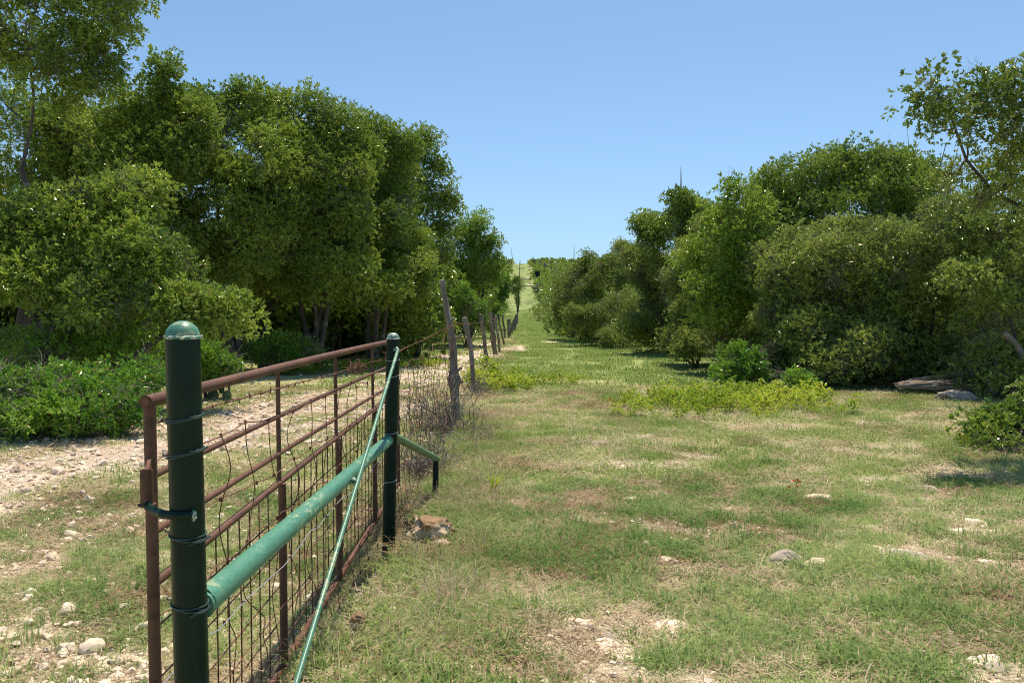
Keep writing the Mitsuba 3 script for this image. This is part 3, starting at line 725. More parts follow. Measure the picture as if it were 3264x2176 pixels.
def scatter(n, x0, x1, y0, y1, group, count, name, prob, seed, smin=.75, smax=1.3):
    q = np.random.default_rng(seed)
    x, y = q.uniform(x0, x1, n), y0 + (y1 - y0) * q.random(n)
    wide = .68 * y + .6
    ok = (np.abs(x) < wide)
    x, y = x[ok], y[ok]
    ok = q.random(len(x)) < prob(x, y)
    x, y = x[ok], y[ok]
    z = height(x, y)
    for i in range(len(x)):
        a, sc = q.random() * 6.283, q.uniform(smin, smax)
        M = np.eye(4)
        M[:3, :3] = np.array([[math.cos(a), -math.sin(a), 0], [math.sin(a), math.cos(a), 0], [0, 0, 1]]) * sc
        M[2, 2] *= q.uniform(.7, 1.2)
        M[:3, 3] = [x[i], y[i], z[i]]
        c = NG if name == "grass" else ND
        c[0] += 1
        inst(f"{name}__{c[0]:03d}", f"{group}_{q.integers(4)}", M)


def p_green(x, y):
    x, y = np.asarray(x), np.asarray(y)
    t, b, l = np_cover(x, y)
    tuft = np_ss(.38, .62, np_fbm(x * 2.3 + 11, y * 2.3))
    return np.clip((.58 + .40 * l) * (.60 + .36 * tuft), 0, 1) * (1 - np.where(x < -1, .74, .90) * b) * np.where((x > -1.15) & (x < -.75) & (y < 9), .35, 1)


def p_dry(x, y):
    t, b, l = np_cover(x, y)
    return np.clip(1.0 - .30 * l, 0, 1) * (1 - .65 * b)


scatter(9000, -5, 7, 2.2, 8.5, "tuft_near", 4, "grass", p_green, 1)
scatter(5200, -8, 12, 8.2, 20, "tuft_mid", 4, "grass", p_green, 2)
scatter(3200, -5, 14, 19, 75, "tuft_far", 4, "grass", lambda x, y: p_green(x, y) * (x < np.maximum(5.5, .42 * y)), 3)
scatter(1500, -4.5, 3.5, 70, 150, "tuft_far", 4, "grass", lambda x, y: .8 * np_ss(150, 90, y), 33, .9, 1.8)
scatter(520, -5, 7, 2.6, 11, "clump", 4, "grass", lambda x, y: p_green(x, y) * np_ss(.5, .62, np_fbm(x * 1.6 + 31, y * 1.6)), 34, .7, 1.3)
scatter(6500, -5, 7, 2.2, 8.5, "straw_near", 4, "dry_grass", p_dry, 4)
scatter(2200, -8, 12, 8.2, 20, "straw_mid", 4, "dry_grass", p_dry, 5)
# taller bleached stems along the bank under the fence
scatter(520, -1.0, -.2, 2.8, 15, "stalks", 4, "dry_grass", lambda x, y: np.clip(1.1 - np.abs(x + .6) / .45, 0, 1) * .8, 6, .6, 1.3)
scatter(200, -1.6, -.3, 14, 60, "stalks", 4, "dry_grass", lambda x, y: .8 + 0 * x, 7, 1.0, 2.0)
scatter(240, -1.45, -.85, 4, 10, "stalks", 4, "dry_grass", lambda x, y: .8 + 0 * x, 71, .6, 1.2)
scatter(420, -1, 9, 3, 18, "stalks", 4, "dry_grass", lambda x, y: .12 + 0 * x, 8, .4, .9)
scatter(380, -1.0, -.2, 2.6, 14, "tuft_mid", 4, "grass", lambda x, y: .7 + 0 * x, 9, .7, 1.3)


# ------------------------------------------------------------------ stones
def stone(seed, sub=0, flat=.6, rough=.18, cut=.55):
    q = np.random.default_rng(seed)
    if sub == 0:
        p = q.normal(0, 1, (13, 3))
        p /= np.linalg.norm(p, axis=1, keepdims=True)
        m = trimesh.convex.convex_hull(p * q.uniform(.75, 1.05, (13, 1)) * [1, .78, flat])
        return np.array(m.vertices), np.array(m.faces)
    m = trimesh.creation.icosphere(subdivisions=sub, radius=1.0)
    v = np.array(m.vertices)
    for _ in range(9):                        # broken faces
        n = q.normal(0, 1, 3)
        n /= np.linalg.norm(n)
        c = q.uniform(cut, .85)
        d = v @ n - c
        v = v - np.maximum(d, 0)[:, None] * n * .92
    v = v * (1 + rough * (meshkit.fbm(v * 2.4 + seed, 4)[:, None] - .5) * 2)
    return v * [1, .8, flat], np.array(m.faces)


for s in range(6):
    scene[f"stone_shape_{s}"] = {"type": "shapegroup", "rock": mikit.ply(stone(900 + s, 2, .50 + .06 * s, .10, .38), "mat_stone", smooth=12)}


def put(M, x, y, size, q, sink=.25):
    a, t = q.random() * 6.283, q.normal(0, .18, 2)
    R = trimesh.transformations.euler_matrix(t[0], t[1], a)[:3, :3]
    M[:3, :3] = R @ np.diag(size * np.r_[1, q.uniform(.8, 1.1), q.uniform(.7, 1.1)])
    M[:3, 3] = [x, y, float(height(x, y)) + size * (.45 - sink)]
    return M


q = np.random.default_rng(21)
Y = 3.2 + 17 * q.random(4000) ** 1.6
X = np.array([q.uniform(max(-.66 * y, -9), -1.35) for y in Y])
tr, ba, lu = np_cover(X, Y)
ok = np.nonzero(q.random(4000) < .20 + .80 * tr + .35 * ba)[0][:300]
cand = [(X[i], Y[i], .020 + .075 * q.random() ** 3 + .012 * (Y[i] > 8)) for i in ok]
for x, y, s in cand:
    if y > 8:
        key = thing("stone", "pale loose stone lying on the stony track beyond the rusty gate", "stone", "loose stones on the stony track")
    else:
        key = thing("stone", "pale loose stone in the thin grass left of the rusty gate", "stone", "loose stones in the thin grass left of the gate")
    inst(key, f"stone_shape_{q.integers(6)}", put(np.eye(4), x, y, s, q))
peb = []
for s in range(12):
    peb.append(stone(950 + s, 0, .6))
gp = []
q = np.random.default_rng(22)
Y = 2.9 + 34 * q.random(34000) ** 1.9
X = q.uniform(-.68, .68, 34000) * Y
tr, ba, lu = np_cover(X, Y)
keep = np.where(X < -1.0, .22 + .9 * tr + .45 * ba, .016 + .55 * ba) * np.where(Y < 22, 1, .4)
for i in np.nonzero((q.random(34000) < keep) & (np.abs(X) < 10))[0]:
    v, f = peb[q.integers(12)]
    s = (.008 + .036 * q.random() ** 1.7) * (1 + .055 * Y[i])
    s *= .62 if X[i] > -1 else 1
    M = put(np.eye(4), X[i], Y[i], s, q)
    gp.append((v @ M[:3, :3].T + M[:3, 3], f))
scene["gravel"] = mikit.ply(cat_mesh(gp), "mat_stone")
labels["gravel"] = {"label": "small pale stone chips strewn over the track and the bare patches", "category": "gravel", "kind": "stuff"}


def rock(name, label, x, y, sx, sy, sz, seed, mat="mat_stone", turn=0.0, dz=0.0, cat="rock", rough=.2, sub=4, group=None):
    key = thing(name, label, cat, group)
    v, f = stone(seed, sub, 1.0, rough)
    c, s = math.cos(turn), math.sin(turn)
    v = v * [sx, sy / .8, sz] @ np.array([[c, s, 0], [-s, c, 0], [0, 0, 1]])
    z = float(height(x, y)) + dz
    scene[key] = mikit.ply((v + [x, y, z], f), mat, smooth=40)
    return key


rock("rock", "rounded grey boulder low in the grass, right of centre in the foreground", 1.83, 5.55, .20, .13, .085, 31, "mat_stone_grey", .2)
rock("rock", "brown broken rock against the near edge of the rounded grey boulder", 2.0, 5.36, .14, .08, .045, 32, "mat_stone", .5)
rock("rock", "wide flat grey slab in the grass right of the rounded grey boulder", 2.66, 5.6, .21, .15, .045, 33, "mat_stone_grey", -.5)
rock("rock", "long thin pale ledge lying crosswise in the middle of the clearing", .95, 10.9, .42, .09, .03, 34, "mat_stone_grey", .05)
rock("rock", "flat pale rock at the edge of the bush shadow on the right", 2.83, 7.75, .20, .12, .05, 35, "mat_stone", -.1)
rock("rock", "flat dark rock lying inside the bush shadow on the right", 4.05, 8.2, .24, .13, .05, 36, "mat_stone_grey", -.1)
rock("rock", "yellowish flat crust of rock in the right half of the grass", 2.75, 6.5, .24, .08, .03, 37, "mat_stone", .1)
rock("rock", "yellowish flat crust of rock near the right edge of the grass", 3.75, 6.35, .18, .07, .03, 38, "mat_stone", -.1)
rock("rock", "pale sloping crust of rock in the lower right corner", 2.0, 4.28, .17, .11, .03, 39, "mat_stone", -.4)
rock("rock", "small angular pale stone standing up in the bare patch of the grass", .92, 5.85, .042, .03, .04, 40, "mat_stone")
rock("rock", "cream coloured stone lying flat below the small angular one", .98, 5.5, .085, .055, .03, 41, "mat_stone")
rock("rock", "whitish stone alone in the grass left of the bare patch", .50, 5.5, .045, .035, .03, 42, "mat_stone")
rock("rock", "low whitish stone in the grass right of the big holed rock", -.02, 5.25, .055, .035, .022, 43, "mat_stone")
rock("rock", "pale rock showing through the grass far up the mown strip", .6, 45, 1.1, .5, .05, 44, "mat_stone")
rock("rock", "second pale rock patch right of the other one on the mown strip", 1.6, 50, .8, .5, .05, 45, "mat_stone")
rock("rock", "pale rock outcrop across the strip below the dark hunting blind", .6, 196, 2.4, 2.0, .35, 46, "mat_stone", cat="rock")
rock("rock", "broken brownish rock outcrop just above the pale one on the hill strip", 1.2, 222, 3.0, 2.5, .3, 47, "mat_stone", cat="rock")
rock("rock", "lumpy pale rock lying under the near end of the fallen log", 8.95, 16.7, .42, .25, .2, 48, "mat_stone_grey", .2, .05, rough=.4)
rock("rock", "pale slanted stone in the grass left of the gate, below the hinge", -2.28, 5.0, .075, .05, .05, 49, "mat_stone", .9)
rock("rock", "orange tinted stone beside the gate upright on the stony ground", -1.88, 4.95, .07, .045, .045, 50, "mat_stone", .3)
rock("rock", "brown blocky stone near the lower left corner", -2.65, 4.55, .075, .045, .05, 51, "mat_stone", .1)

q = np.random.default_rng(77)
Y = 3.6 + 7.5 * q.random(900) ** 1.2
X = q.uniform(-.3, .66, 900) * Y
tr, ba, lu = np_cover(X, Y)
for i in np.nonzero((ba > .35) & (X > -.2) & (q.random(900) < .8))[0][:40]:
    rock("rock", "low flat crust of pale limestone showing in a bare patch of the right-hand grass", X[i], Y[i], .05 + .11 * q.random() ** 2, .04 + .05 * q.random(), .022, 400 + int(i), "mat_stone" if q.random() < .6 else "mat_stone_grey",
         q.random() * 3, sub=3, group="flat limestone crusts in the right-hand grass")

# the holed rocks in the bank beside the brace
def holed(label, x, y, rx, ry, h, seed, turn):
    key = thing("rock", label, "rock")
    n, m = 44, 22
    u, w = np.meshgrid(np.arange(n) * 2 * np.pi / n, np.linspace(0, 2 * np.pi, m, endpoint=False), indexing="ij")
    tubr = .46 + .12 * np.cos(u * 2 + seed)
    X = (1 + tubr * np.cos(w)) * np.cos(u)
    Y = (1 + tubr * np.cos(w)) * np.sin(u)
    Z = tubr * np.sin(w)
    v = np.stack([X * rx, Y * ry, Z * h], -1).reshape(-1, 3)
    v += (meshkit.fbm(v * 16 + seed, 4)[:, None] - .5) * np.array([.05, .05, .075])
    v += (meshkit.fbm(v * 48 + seed, 3)[:, None] - .5) * .018
    i, j = np.meshgrid(np.arange(n), np.arange(m), indexing="ij")
    f = np.stack([i * m + j, ((i + 1) % n) * m + j, ((i + 1) % n) * m + (j + 1) % m, i * m + (j + 1) % m], -1).reshape(-1, 4)
    c, s = math.cos(turn), math.sin(turn)
    v = v @ np.array([[c, s, 0], [-s, c, 0], [0, 0, 1]])
    scene[key] = mikit.ply((v + [x, y, float(height(x + .1, y)) - .02], f), "mat_stone_tan", smooth=40)


holed("crusted rock ledge with a burrow hole at the bottom edge, right of the rod", -.76, 3.72, .13, .085, .09, 3, .2)
rock("rock", "crumbling pale rock capping the bank beside the far gate post", -.70, 6.0, .20, .12, .10, 52, "mat_stone_tan", .35, .10, rough=.42)
rock("rock", "orange brown rock under the crumbling rock beside the far gate post", -.62, 5.78, .13, .10, .08, 53, "mat_stone_tan", .2, -.02, rough=.4)
rock("rock", "small brown rock at the foot of the far gate post", -.90, 5.95, .09, .08, .08, 54, "mat_stone_tan", .1, .05, rough=.4)
rock("rock", "crumbly rock in the bank behind the far gate post", -.85, 6.75, .14, .10, .11, 55, "mat_stone_tan", .3, .05, rough=.45)
rock("rock", "small pale rock on the bank just above the burrow ledge", -.86, 4.12, .05, .05, .05, 56, "mat_stone_tan", .3, .06)


# ------------------------------------------------------------------ pipe brace: two posts, rail, rod and kicker welded together
def ring(c, R, rad, z_wob=.0, n=28, axis_tilt=0.0):
    a = np.linspace(0, 2 * np.pi, n)
    p = np.stack([c[0] + R * np.cos(a), c[1] + R * np.sin(a), c[2] + z_wob * np.sin(a + 1) + axis_tilt * np.cos(a)], 1)
    return tube(p, rad, 6, False)


def dome(c, R, h):
    n, m = 40, 14
    rows = [np.stack([c[0] + R * 1.0 * np.cos(t) * np.cos(np.arange(n) * 2 * np.pi / n), c[1] + R * np.cos(t) * np.sin(np.arange(n) * 2 * np.pi / n), np.full(n, c[2] + h * np.sin(t))], 1)
            for t in np.linspace(0, np.pi / 2 * .985, m)]
    v = np.vstack(rows)
    i, j = np.meshgrid(np.arange(m - 1), np.arange(n), indexing="ij")
    f = np.stack([i * n + j, i * n + (j + 1) % n, (i + 1) * n + (j + 1) % n, (i + 1) * n + j], -1).reshape(-1, 4)
    f = np.vstack([f[:, [0, 1, 2]], f[:, [0, 2, 3]]])
    k = np.arange(n)
    return np.vstack([v, [[c[0], c[1], c[2] + h]]]), np.vstack([f, np.stack([(m - 1) * n + k, (m - 1) * n + (k + 1) % n, np.full(n, n * m)], 1)])


def lumpy(mesh, amp, fr, seed=0):
    v, f = mesh
    return v + (meshkit.noise(v * fr, seed)[:, None] - .5) * amp * 2 * np.array([1, 1, 1]), f


BR = thing("pipe_brace", "green welded pipe brace with two capped posts, slanting rail and thin diagonal rod", "fence brace")
R1 = .0508
pa, pb = np.array([-1.038, 2.44, 1.500]), np.array([-1.020, 2.44, -.75])
qa, qb = np.array([-1.009, 6.25, 1.335]), np.array([-1.068, 6.25, -.75])
part(BR, "post", tube([pa, pa * .6 + pb * .4, pb], R1, 48), "mat_green_shaded", smooth=50, label="near post with a smooth domed cap")
part(BR, "post", tube([qa, qa * .6 + qb * .4, qb], R1, 40), "mat_green_shaded", smooth=50, label="far post, slightly leaning")
part(BR, "cap", dome(pa + [0, 0, .004], R1 * .99, .048), "mat_green_lit", smooth=True)
part(BR, "cap", dome(qa + [0, 0, .004], R1 * .97, .046), "mat_weld", smooth=True, label="scuffed greyish cap of the far post")
part(BR, "weld", lumpy(ring(pa + [0, 0, .002], R1 * 1.0, .006), .0035, 90), "mat_weld", smooth=True)
part(BR, "weld", lumpy(ring(qa + [0, 0, .002], R1 * 1.0, .006), .0035, 90, 2), "mat_weld", smooth=True)
ra, rb = np.array([-1.015, 2.475, .655]), np.array([-1.048, 6.215, .545])
part(BR, "rail", tube(np.linspace(ra, rb, 12), .0435, 40), "mat_green_lit", smooth=50, label="slanting rail of blotchy green with a sunlit tone in its colour")
part(BR, "weld", lumpy(ring([0, 0, 0], .0445, .005), .003, 100, 3), "mat_green_shaded", smooth=True)
scene[f"{BR}__weld_002"]["to_world"] = place([[1, 0, 0, -1.020], [0, 0, 1, 2.496], [0, 1, 0, .655], [0, 0, 0, 1]])
da, db = np.array([-.962, 6.19, 1.255]), np.array([-.952, 2.47, -.36])
part(BR, "rod", tube(np.linspace(da, db, 10), .0125, 20), "mat_green_lit", smooth=50)
part(BR, "rod_end", lumpy(tube([[-.995, 6.20, 1.25], [-.972, 6.19, 1.262], [-.960, 6.185, 1.245]], [.014, .018, .014], 10), .004, 80), "mat_weld", smooth=True)
part(BR, "rod_weld", lumpy(tube([[-.985, 4.62, .585], [-.968, 4.60, .578]], [.018, .014], 10), .005, 80, 4), "mat_weld", smooth=True)
ka, kb = np.array([-1.030, 6.28, .575]), np.array([-.845, 7.90, .075])
part(BR, "kicker", tube(np.linspace(ka, kb, 6), .0335, 28), "mat_green_olive", smooth=50, label="olive green kicker pipe sloping to the ground behind the far post")
part(BR, "stub", tube([[-.855, 7.86, .07], [-.862, 7.86, -.6]], .030, 24), "mat_green_shaded", smooth=50)
# hinge pin of bent ribbed bar
hp = np.array([[-.988, 2.384, .968], [-1.040, 2.380, .966], [-1.095, 2.405, .964], [-1.146, 2.455, .962], [-1.178, 2.490, .964], [-1.189, 2.503, .985], [-1.189, 2.505, 1.03]])
tt = np.linspace(0, 1, len(hp))
fine_t = np.linspace(0, 1, 90)
hpf = np.stack([np.interp(fine_t, tt, hp[:, k]) for k in range(3)], 1)
for _ in range(6):
    hpf[1:-1] = (hpf[:-2] + hpf[1:-1] * 2 + hpf[2:]) / 4
part(BR, "hinge_pin", tube(hpf, .0125 + .0012 * (np.sin(np.arange(90) * 1.9) > 0), 16), "mat_green_shaded", smooth=40)
part(BR, "weld", lumpy(tube([[-.985, 2.384, .985], [-.988, 2.378, .962], [-.996, 2.38, .950]], [.006, .010, .006], 8), .006, 120, 5), "mat_weld", smooth=True)
for c in (qb * 0 + qa * 0,):
    pass


def post_at(a, b, z):
    t = (a[2] - z) / (a[2] - b[2])
    return a + (b - a) * t


for a, b, zz, m, tilt in ((pa, pb, 1.250, "mat_greywire", .006), (pa, pb, 1.144, "mat_greywire", .009), (pa, pb, .888, "mat_greywire", -.012), (pa, pb, .672, "mat_greywire", -.015),
                          (qa, qb, 1.17, "mat_galv", .0), (qa, qb, 1.04, "mat_galv", .008), (qa, qb, .60, "mat_galv", .0), (qa, qb, .22, "mat_galv", .004)):
    c = post_at(a, b, zz)
    parts = [ring(c, R1 + .003, .0026, .004, axis_tilt=tilt)]
    if a is pa:
        parts.append(ring(c + [0, 0, .007], R1 + .0035, .0024, .006, axis_tilt=tilt * .5))
        e = c + [R1 + .004, -.012, .004 + tilt]
        parts.append(tube([e + [-.03, -.045, -.006], e + [-.008, -.022, .002], e + [.008, -.004, .004], e + [.018, .004, .010]], .003, 6))
        parts.append(tube([e + [-.022, -.04, .004], e + [-.003, -.02, -.002], e + [.012, -.008, .006]], .003, 6))
        parts.append(tube([c + [-R1 - .004, .0, -tilt], c + [-R1 - .016, -.008, .004 - tilt], c + [-R1 - .013, -.014, .014 - tilt]], .0028, 6))
        turns = np.linspace(0, 5 * 6.28, 50)
        parts.append(tube(np.stack([e[0] - .012 + .0055 * np.cos(turns), e[1] - .024 + .001 * turns, e[2] + .0055 * np.sin(turns)], 1), .0018, 5))
    part(BR, "wire_tie", cat_mesh(parts), m, smooth=50)

# ------------------------------------------------------------------ the gate
GT = thing("ranch_gate", "rusty pipe gate with close set wire rods, swung open along the green brace", "gate")
GX, Y0, Y1 = -1.275, 2.72, 8.16


def grail(z0, z1, rad, sag=.0, y0=Y0, y1=Y1, x=GX):
    y = np.linspace(y0, y1, 14)
    t = (y - y0) / (y1 - y0)
    return tube(np.stack([np.full(14, x), y, z0 + (z1 - z0) * t + sag * np.sin(t * np.pi)], 1), rad, 20)


part(GT, "top_rail", grail(1.272, 1.243, .0225, .008, Y0 - .03, Y1 + .02), "mat_rust", smooth=50)
part(GT, "rail", grail(1.012, 1.010, .0125, .010), "mat_rust", smooth=50)
part(GT, "rail", grail(.815, .815, .0128, .010), "mat_rust", smooth=50)
part(GT, "rail", grail(.637, .715, .0165, .015), "mat_rust", smooth=50)
part(GT, "bottom_rail", grail(-.345, -.225, .0205, -.01), "mat_rust", smooth=50)
part(GT, "end_stile", tube([[GX, Y0, 1.262], [GX, Y0, .4], [GX + .004, Y0, -.38]], .0205, 28), "mat_rust", smooth=50)
part(GT, "end_stile", tube([[GX, Y1, 1.235], [GX, Y1, -.25]], .0205, 16), "mat_rust", smooth=50)
part(GT, "rail_end", tube([[GX, Y0 - .032, 1.272], [GX, Y0 - .026, 1.272]], .0165, 20), "mat_wire", smooth=50)
for y in (4.16, 5.45, 6.80):
    part(GT, "stile", tube([[GX, y, 1.25], [GX, y, .66 + .02 * (y - 4)]], .0118, 14), "mat_rust", smooth=50)
    part(GT, "panel_stile", tube([[GX + .012, y + .01, .66 + .018 * (y - 4)], [GX + .012, y + .01, -.33 + .02 * (y - 4)]], .0205, 18), "mat_rust", smooth=50)
for i, y in enumerate(np.arange(2.90, 8.1, .1385)):
    if min(abs(y - 4.17), abs(y - 5.46), abs(y - 6.81)) < .03:
        continue
    t = (y - Y0) / (Y1 - Y0)
    x0, x1 = rng.normal(0, .004, 2)
    part(GT, "wire_rod", tube([[GX - .012, y, .64 + .078 * t], [GX - .012 + x0, y + x1, .2], [GX - .012, y, -.345 + .12 * t]], .0034, 6), "mat_wire", smooth=60)
for z0, z1 in ((.46, .53), (.27, .35), (.08, .16), (-.11, -.02), (-.25, -.13)):
    part(GT, "cross_wire", grail(z0, z1, .0034, .0, Y0 + .02, Y1 - .02, GX - .019), "mat_wire", smooth=60)
# hinge sleeve: an open pipe on a strap, over the pin
sl = np.array([-1.189, 2.505])
n = 28
a = np.arange(n) * 2 * np.pi / n
prof = [(.0195, .972), (.0195, 1.078), (.0185, 1.081), (.0155, 1.078), (.0155, .972)]
sv = np.vstack([np.stack([sl[0] + R * np.cos(a), sl[1] + R * np.sin(a), np.full(n, z)], 1) for R, z in prof])
i, j = np.meshgrid(np.arange(5), np.arange(n), indexing="ij")
sf = np.stack([i * n + j, i * n + (j + 1) % n, ((i + 1) % 5) * n + (j + 1) % n, ((i + 1) % 5) * n + j], -1).reshape(-1, 4)
sf = np.vstack([sf[:, [0, 1, 2]], sf[:, [0, 2, 3]]])
OFF = np.array([-.0, .0, .0])
part(GT, "hinge_sleeve", (sv, sf), "mat_rust", smooth=40)
st = trimesh.creation.box([.012, .215, .105])
part(GT, "hinge_strap", (np.array(st.vertices) @ np.array([[math.cos(.40), math.sin(.40), 0], [-math.sin(.40), math.cos(.40), 0], [0, 0, 1]]) + [-1.232, 2.61, 1.026], np.array(st.faces)), "mat_rust")
part(GT, "washer", tube([[-1.189, 2.503, .966], [-1.189, 2.503, .971]], .027, 24), "mat_rust", smooth=40)
part(GT, "tie", tube(np.stack([GX + .0145 * np.cos(a), np.full(n, 4.45), 1.02 + .0145 * np.sin(a)], 1), .003, 6, False), "mat_galv")


# ------------------------------------------------------------------ wire fence: barbed strand and net wire
def strand(pts, rad, barb=None, seed=0, twist=True):
    p = np.asarray(pts, float)
    L = np.r_[0, np.cumsum(np.linalg.norm(np.diff(p, axis=0), axis=1))]
    m = max(8, int(L[-1] / .02))
    s = np.linspace(0, L[-1], m)
    c = np.stack([np.interp(s, L, p[:, k]) for k in range(3)], 1)
    out = []
    if twist and m < 900:
        for ph in (0, np.pi):
            o = np.stack([np.cos(s * 75 + ph), np.zeros(m), np.sin(s * 75 + ph)], 1) * rad * .9
            out.append(tube(c + o, rad, 4, False))
    else:
        out.append(tube(c[::3], rad * 1.3, 4, False))
    if barb:
        q = np.random.default_rng(seed)
        for t in np.arange(.06, L[-1], barb):
            b = np.array([np.interp(t, s, c[:, k]) for k in range(3)])
            for _ in range(4):
                d = q.normal(0, 1, 3)
                d /= np.linalg.norm(d)
                out.append(tube([b, b + d * .019], [rad * 1.1, rad * .5], 4, False))
            out.append(tube([b - [0, .007, 0], b + [0, .007, 0]], rad * 2.3, 5))
    return cat_mesh(out)


def wobble(a, b, n, amp, seed):
    q = np.random.default_rng(seed)
    t = np.linspace(0, 1, n)[:, None]
    p = np.asarray(a) + (np.asarray(b) - np.asarray(a)) * t
    o = q.normal(0, amp, (n, 3)) * [.5, 0, 1]
    o[0] = o[-1] = 0
    return p + o


WF = thing("wire_fence", "rusty barbed strand and sagging net wire running behind the green brace to the posts", "wire fence")
FX = -1.105
TALLX, TALLY = -1.10, 13.0
part(WF, "barbed_strand", strand(wobble([FX, 2.40, 1.245], [FX, 6.3, 1.168], 9, .006, 1), .0022, .13, 1), "mat_wire", smooth=60, label="rusty barbed top strand between the two green posts")
part(WF, "barbed_strand", strand(wobble([FX + .03, 6.3, 1.168], [TALLX, TALLY, 1.30], 7, .01, 2), .0024, .13, 2), "mat_wire", smooth=60)
part(WF, "barbed_strand", strand(wobble([TALLX, TALLY, 1.30], [-1.12, 18.2, 1.18], 5, .01, 3), .003, .2, 3), "mat_wire", smooth=60)
part(WF, "barbed_strand", strand(wobble([-1.12, 18.2, 1.18], [-1.27, 29.9, 1.0], 5, .015, 4), .004, None, 4, False), "mat_wire", smooth=60)
q = np.random.default_rng(14)
tang = []
for y0, n, R in ((5.30, 40, .03), (5.15, 12, .018), (6.55, 26, .022), (6.9, 20, .018)):
    z0 = 1.188 if y0 < 6 else 1.178
    for _ in range(n):
        c = np.array([FX, y0, z0]) + q.normal(0, 1, 3) * [R * .6, R * 2.2, R * .6]
        tang.append(tube(bend(c, c + q.normal(0, 1, 3) * [R, R * 2, R], 4, .4, int(q.integers(1e9))), .0022, 4, False))
part(WF, "wire_tangle", cat_mesh(tang), "mat_wire")
ROW = [(1.125, 1.045), (.885, .80), (.655, .60), (.43, .38), (.215, .16), (.0, -.05), (-.2, -.25)]
ROW2 = [1.36, .95, .72, .50, .28, .06, -.16]
rows = []
for k, (z0, z1) in enumerate(ROW):
    pts = wobble([FX - .004, 2.40, z0], [FX - .004, 6.3, z1], 26, .013, 30 + k)
    rows.append(pts)
    part(WF, "net_strand", strand(pts, .0021, None, 0, False), "mat_galv" if k == 3 else "mat_wire", smooth=60)
for k, yv in enumerate(np.arange(2.62, 6.2, .31)):
    pts = []
    for m, row in enumerate(rows):
        yy = yv + q.normal(0, .055)
        zz = np.interp(yy, row[:, 1], row[:, 2])
        if m:
            pm = pts[-1]
            pts.append(np.array([FX - .004 + q.normal(0, .03), (pm[1] + yy) / 2 + q.normal(0, .05), (pm[2] + zz) / 2]))
        pts.append(np.array([FX - .004, yy, zz]))
    P_ = np.array(pts)
    s = np.linspace(0, len(P_) - 1, 40)
    sm = np.stack([np.interp(s, np.arange(len(P_)), P_[:, c]) for c in range(3)], 1)
    for _ in range(3):
        sm[1:-1] = (sm[:-2] + 2 * sm[1:-1] + sm[2:]) / 4
    knots = [tube([p + [0, 0, .008], p - [0, 0, .008]], .0055, 5) for p in P_[::2]]
    part(WF, "net_stay", cat_mesh([tube(sm, .0022, 5, False)] + knots), "mat_wire", smooth=60)
rows2 = []
for k, z1 in enumerate(ROW2):
    z0 = ROW[k][1]
    pts = wobble([FX + .02, 6.3, z0 - (.0 if k else .05)], [TALLX, TALLY, z1], 20, .03, 60 + k)
    pts[1:-1, 2] -= np.sin(np.linspace(0, np.pi, 18)) * .10
    rows2.append(pts)
    part(WF, "net_strand", strand(pts, .0026, None, 0, False), "mat_wire", smooth=60)
for yv in np.arange(6.55, 12.9, .30):
    pts = []
    for row in rows2:
        yy = yv + q.normal(0, .07)
        pts.append([np.interp(yy, row[:, 1], row[:, 0]) + q.normal(0, .02), yy, np.interp(yy, row[:, 1], row[:, 2])])
    P_ = np.array(pts)
    s = np.linspace(0, len(P_) - 1, 30)
    sm = np.stack([np.interp(s, np.arange(len(P_)), P_[:, c]) for c in range(3)], 1)
    for _ in range(2):
        sm[1:-1] = (sm[:-2] + 2 * sm[1:-1] + sm[2:]) / 4
    part(WF, "net_stay", tube(sm, .0026, 4, False), "mat_wire", smooth=60)
for k in range(5):
    z0, z1, z2 = ROW2[k + 1] + .1, .95 - .28 * k - .1, .78 - .28 * k - .1
    part(WF, "net_strand", strand(np.vstack([wobble([TALLX, TALLY, z0], [-1.12, 18.2, z1], 8, .02, 80 + k), wobble([-1.12, 18.2, z1], [-1.27, 29.9, z2], 8, .02, 90 + k)[1:]]), .0035, None, 0, False), "mat_wire", smooth=60)

# ------------------------------------------------------------------ wooden fence posts
def wood_post(label, base, top, r0, r1, seed, knots=(), bows=.03, group=None, sides=20):
    key = thing("fence_post", label, "fence post", group)
    q = np.random.default_rng(seed)
    base, top = np.array(base, float), np.array(top, float)
    n = 26
    p = bend(base, top, n, bows, seed)
    for _ in range(4):
        p[1:-1] = (p[:-2] + 2 * p[1:-1] + p[2:]) / 4
    t = np.linspace(0, 1, n)
    rr = r0 + (r1 - r0) * t
    for kt, ka, kw in knots:
        rr = rr + ka * np.exp(-((t - kt) / kw) ** 2)
    v, f = tube(p, rr, sides)
    ang = np.arctan2(v[:, 1] - np.interp(v[:, 2], p[:, 2], p[:, 1]), v[:, 0] - np.interp(v[:, 2], p[:, 2], p[:, 0]))
    groove = (meshkit.noise(np.stack([np.cos(ang) * 4, np.sin(ang) * 4, v[:, 2] * 1.3], 1), seed) - .5) * .022 * (r0 / .07)
    out = np.stack([np.cos(ang), np.sin(ang), 0 * ang], 1)
    v = v + out * groove[:, None] + (meshkit.noise(v * 14, seed + 1)[:, None] - .5) * .012
    v[-1] += [0, 0, .015]
    part(key, "trunk", (v, f), "mat_wood", smooth=55)
    return key, p


def stubs(key, p, lst):
    for t, dx, dz, ln, rad in lst:
        k = t * (len(p) - 1)
        c = np.array([np.interp(k, np.arange(len(p)), p[:, m]) for m in range(3)])
        e = c + np.array([dx, -.03, dz]) * ln
        m = (c + e) / 2 + [0, 0, -.006]
        part(key, "branch_stub", lumpy(tube([c, m, e], [rad * 1.5, rad, rad * .85], 10), .008, 40, int(t * 100)), "mat_wood", smooth=55)


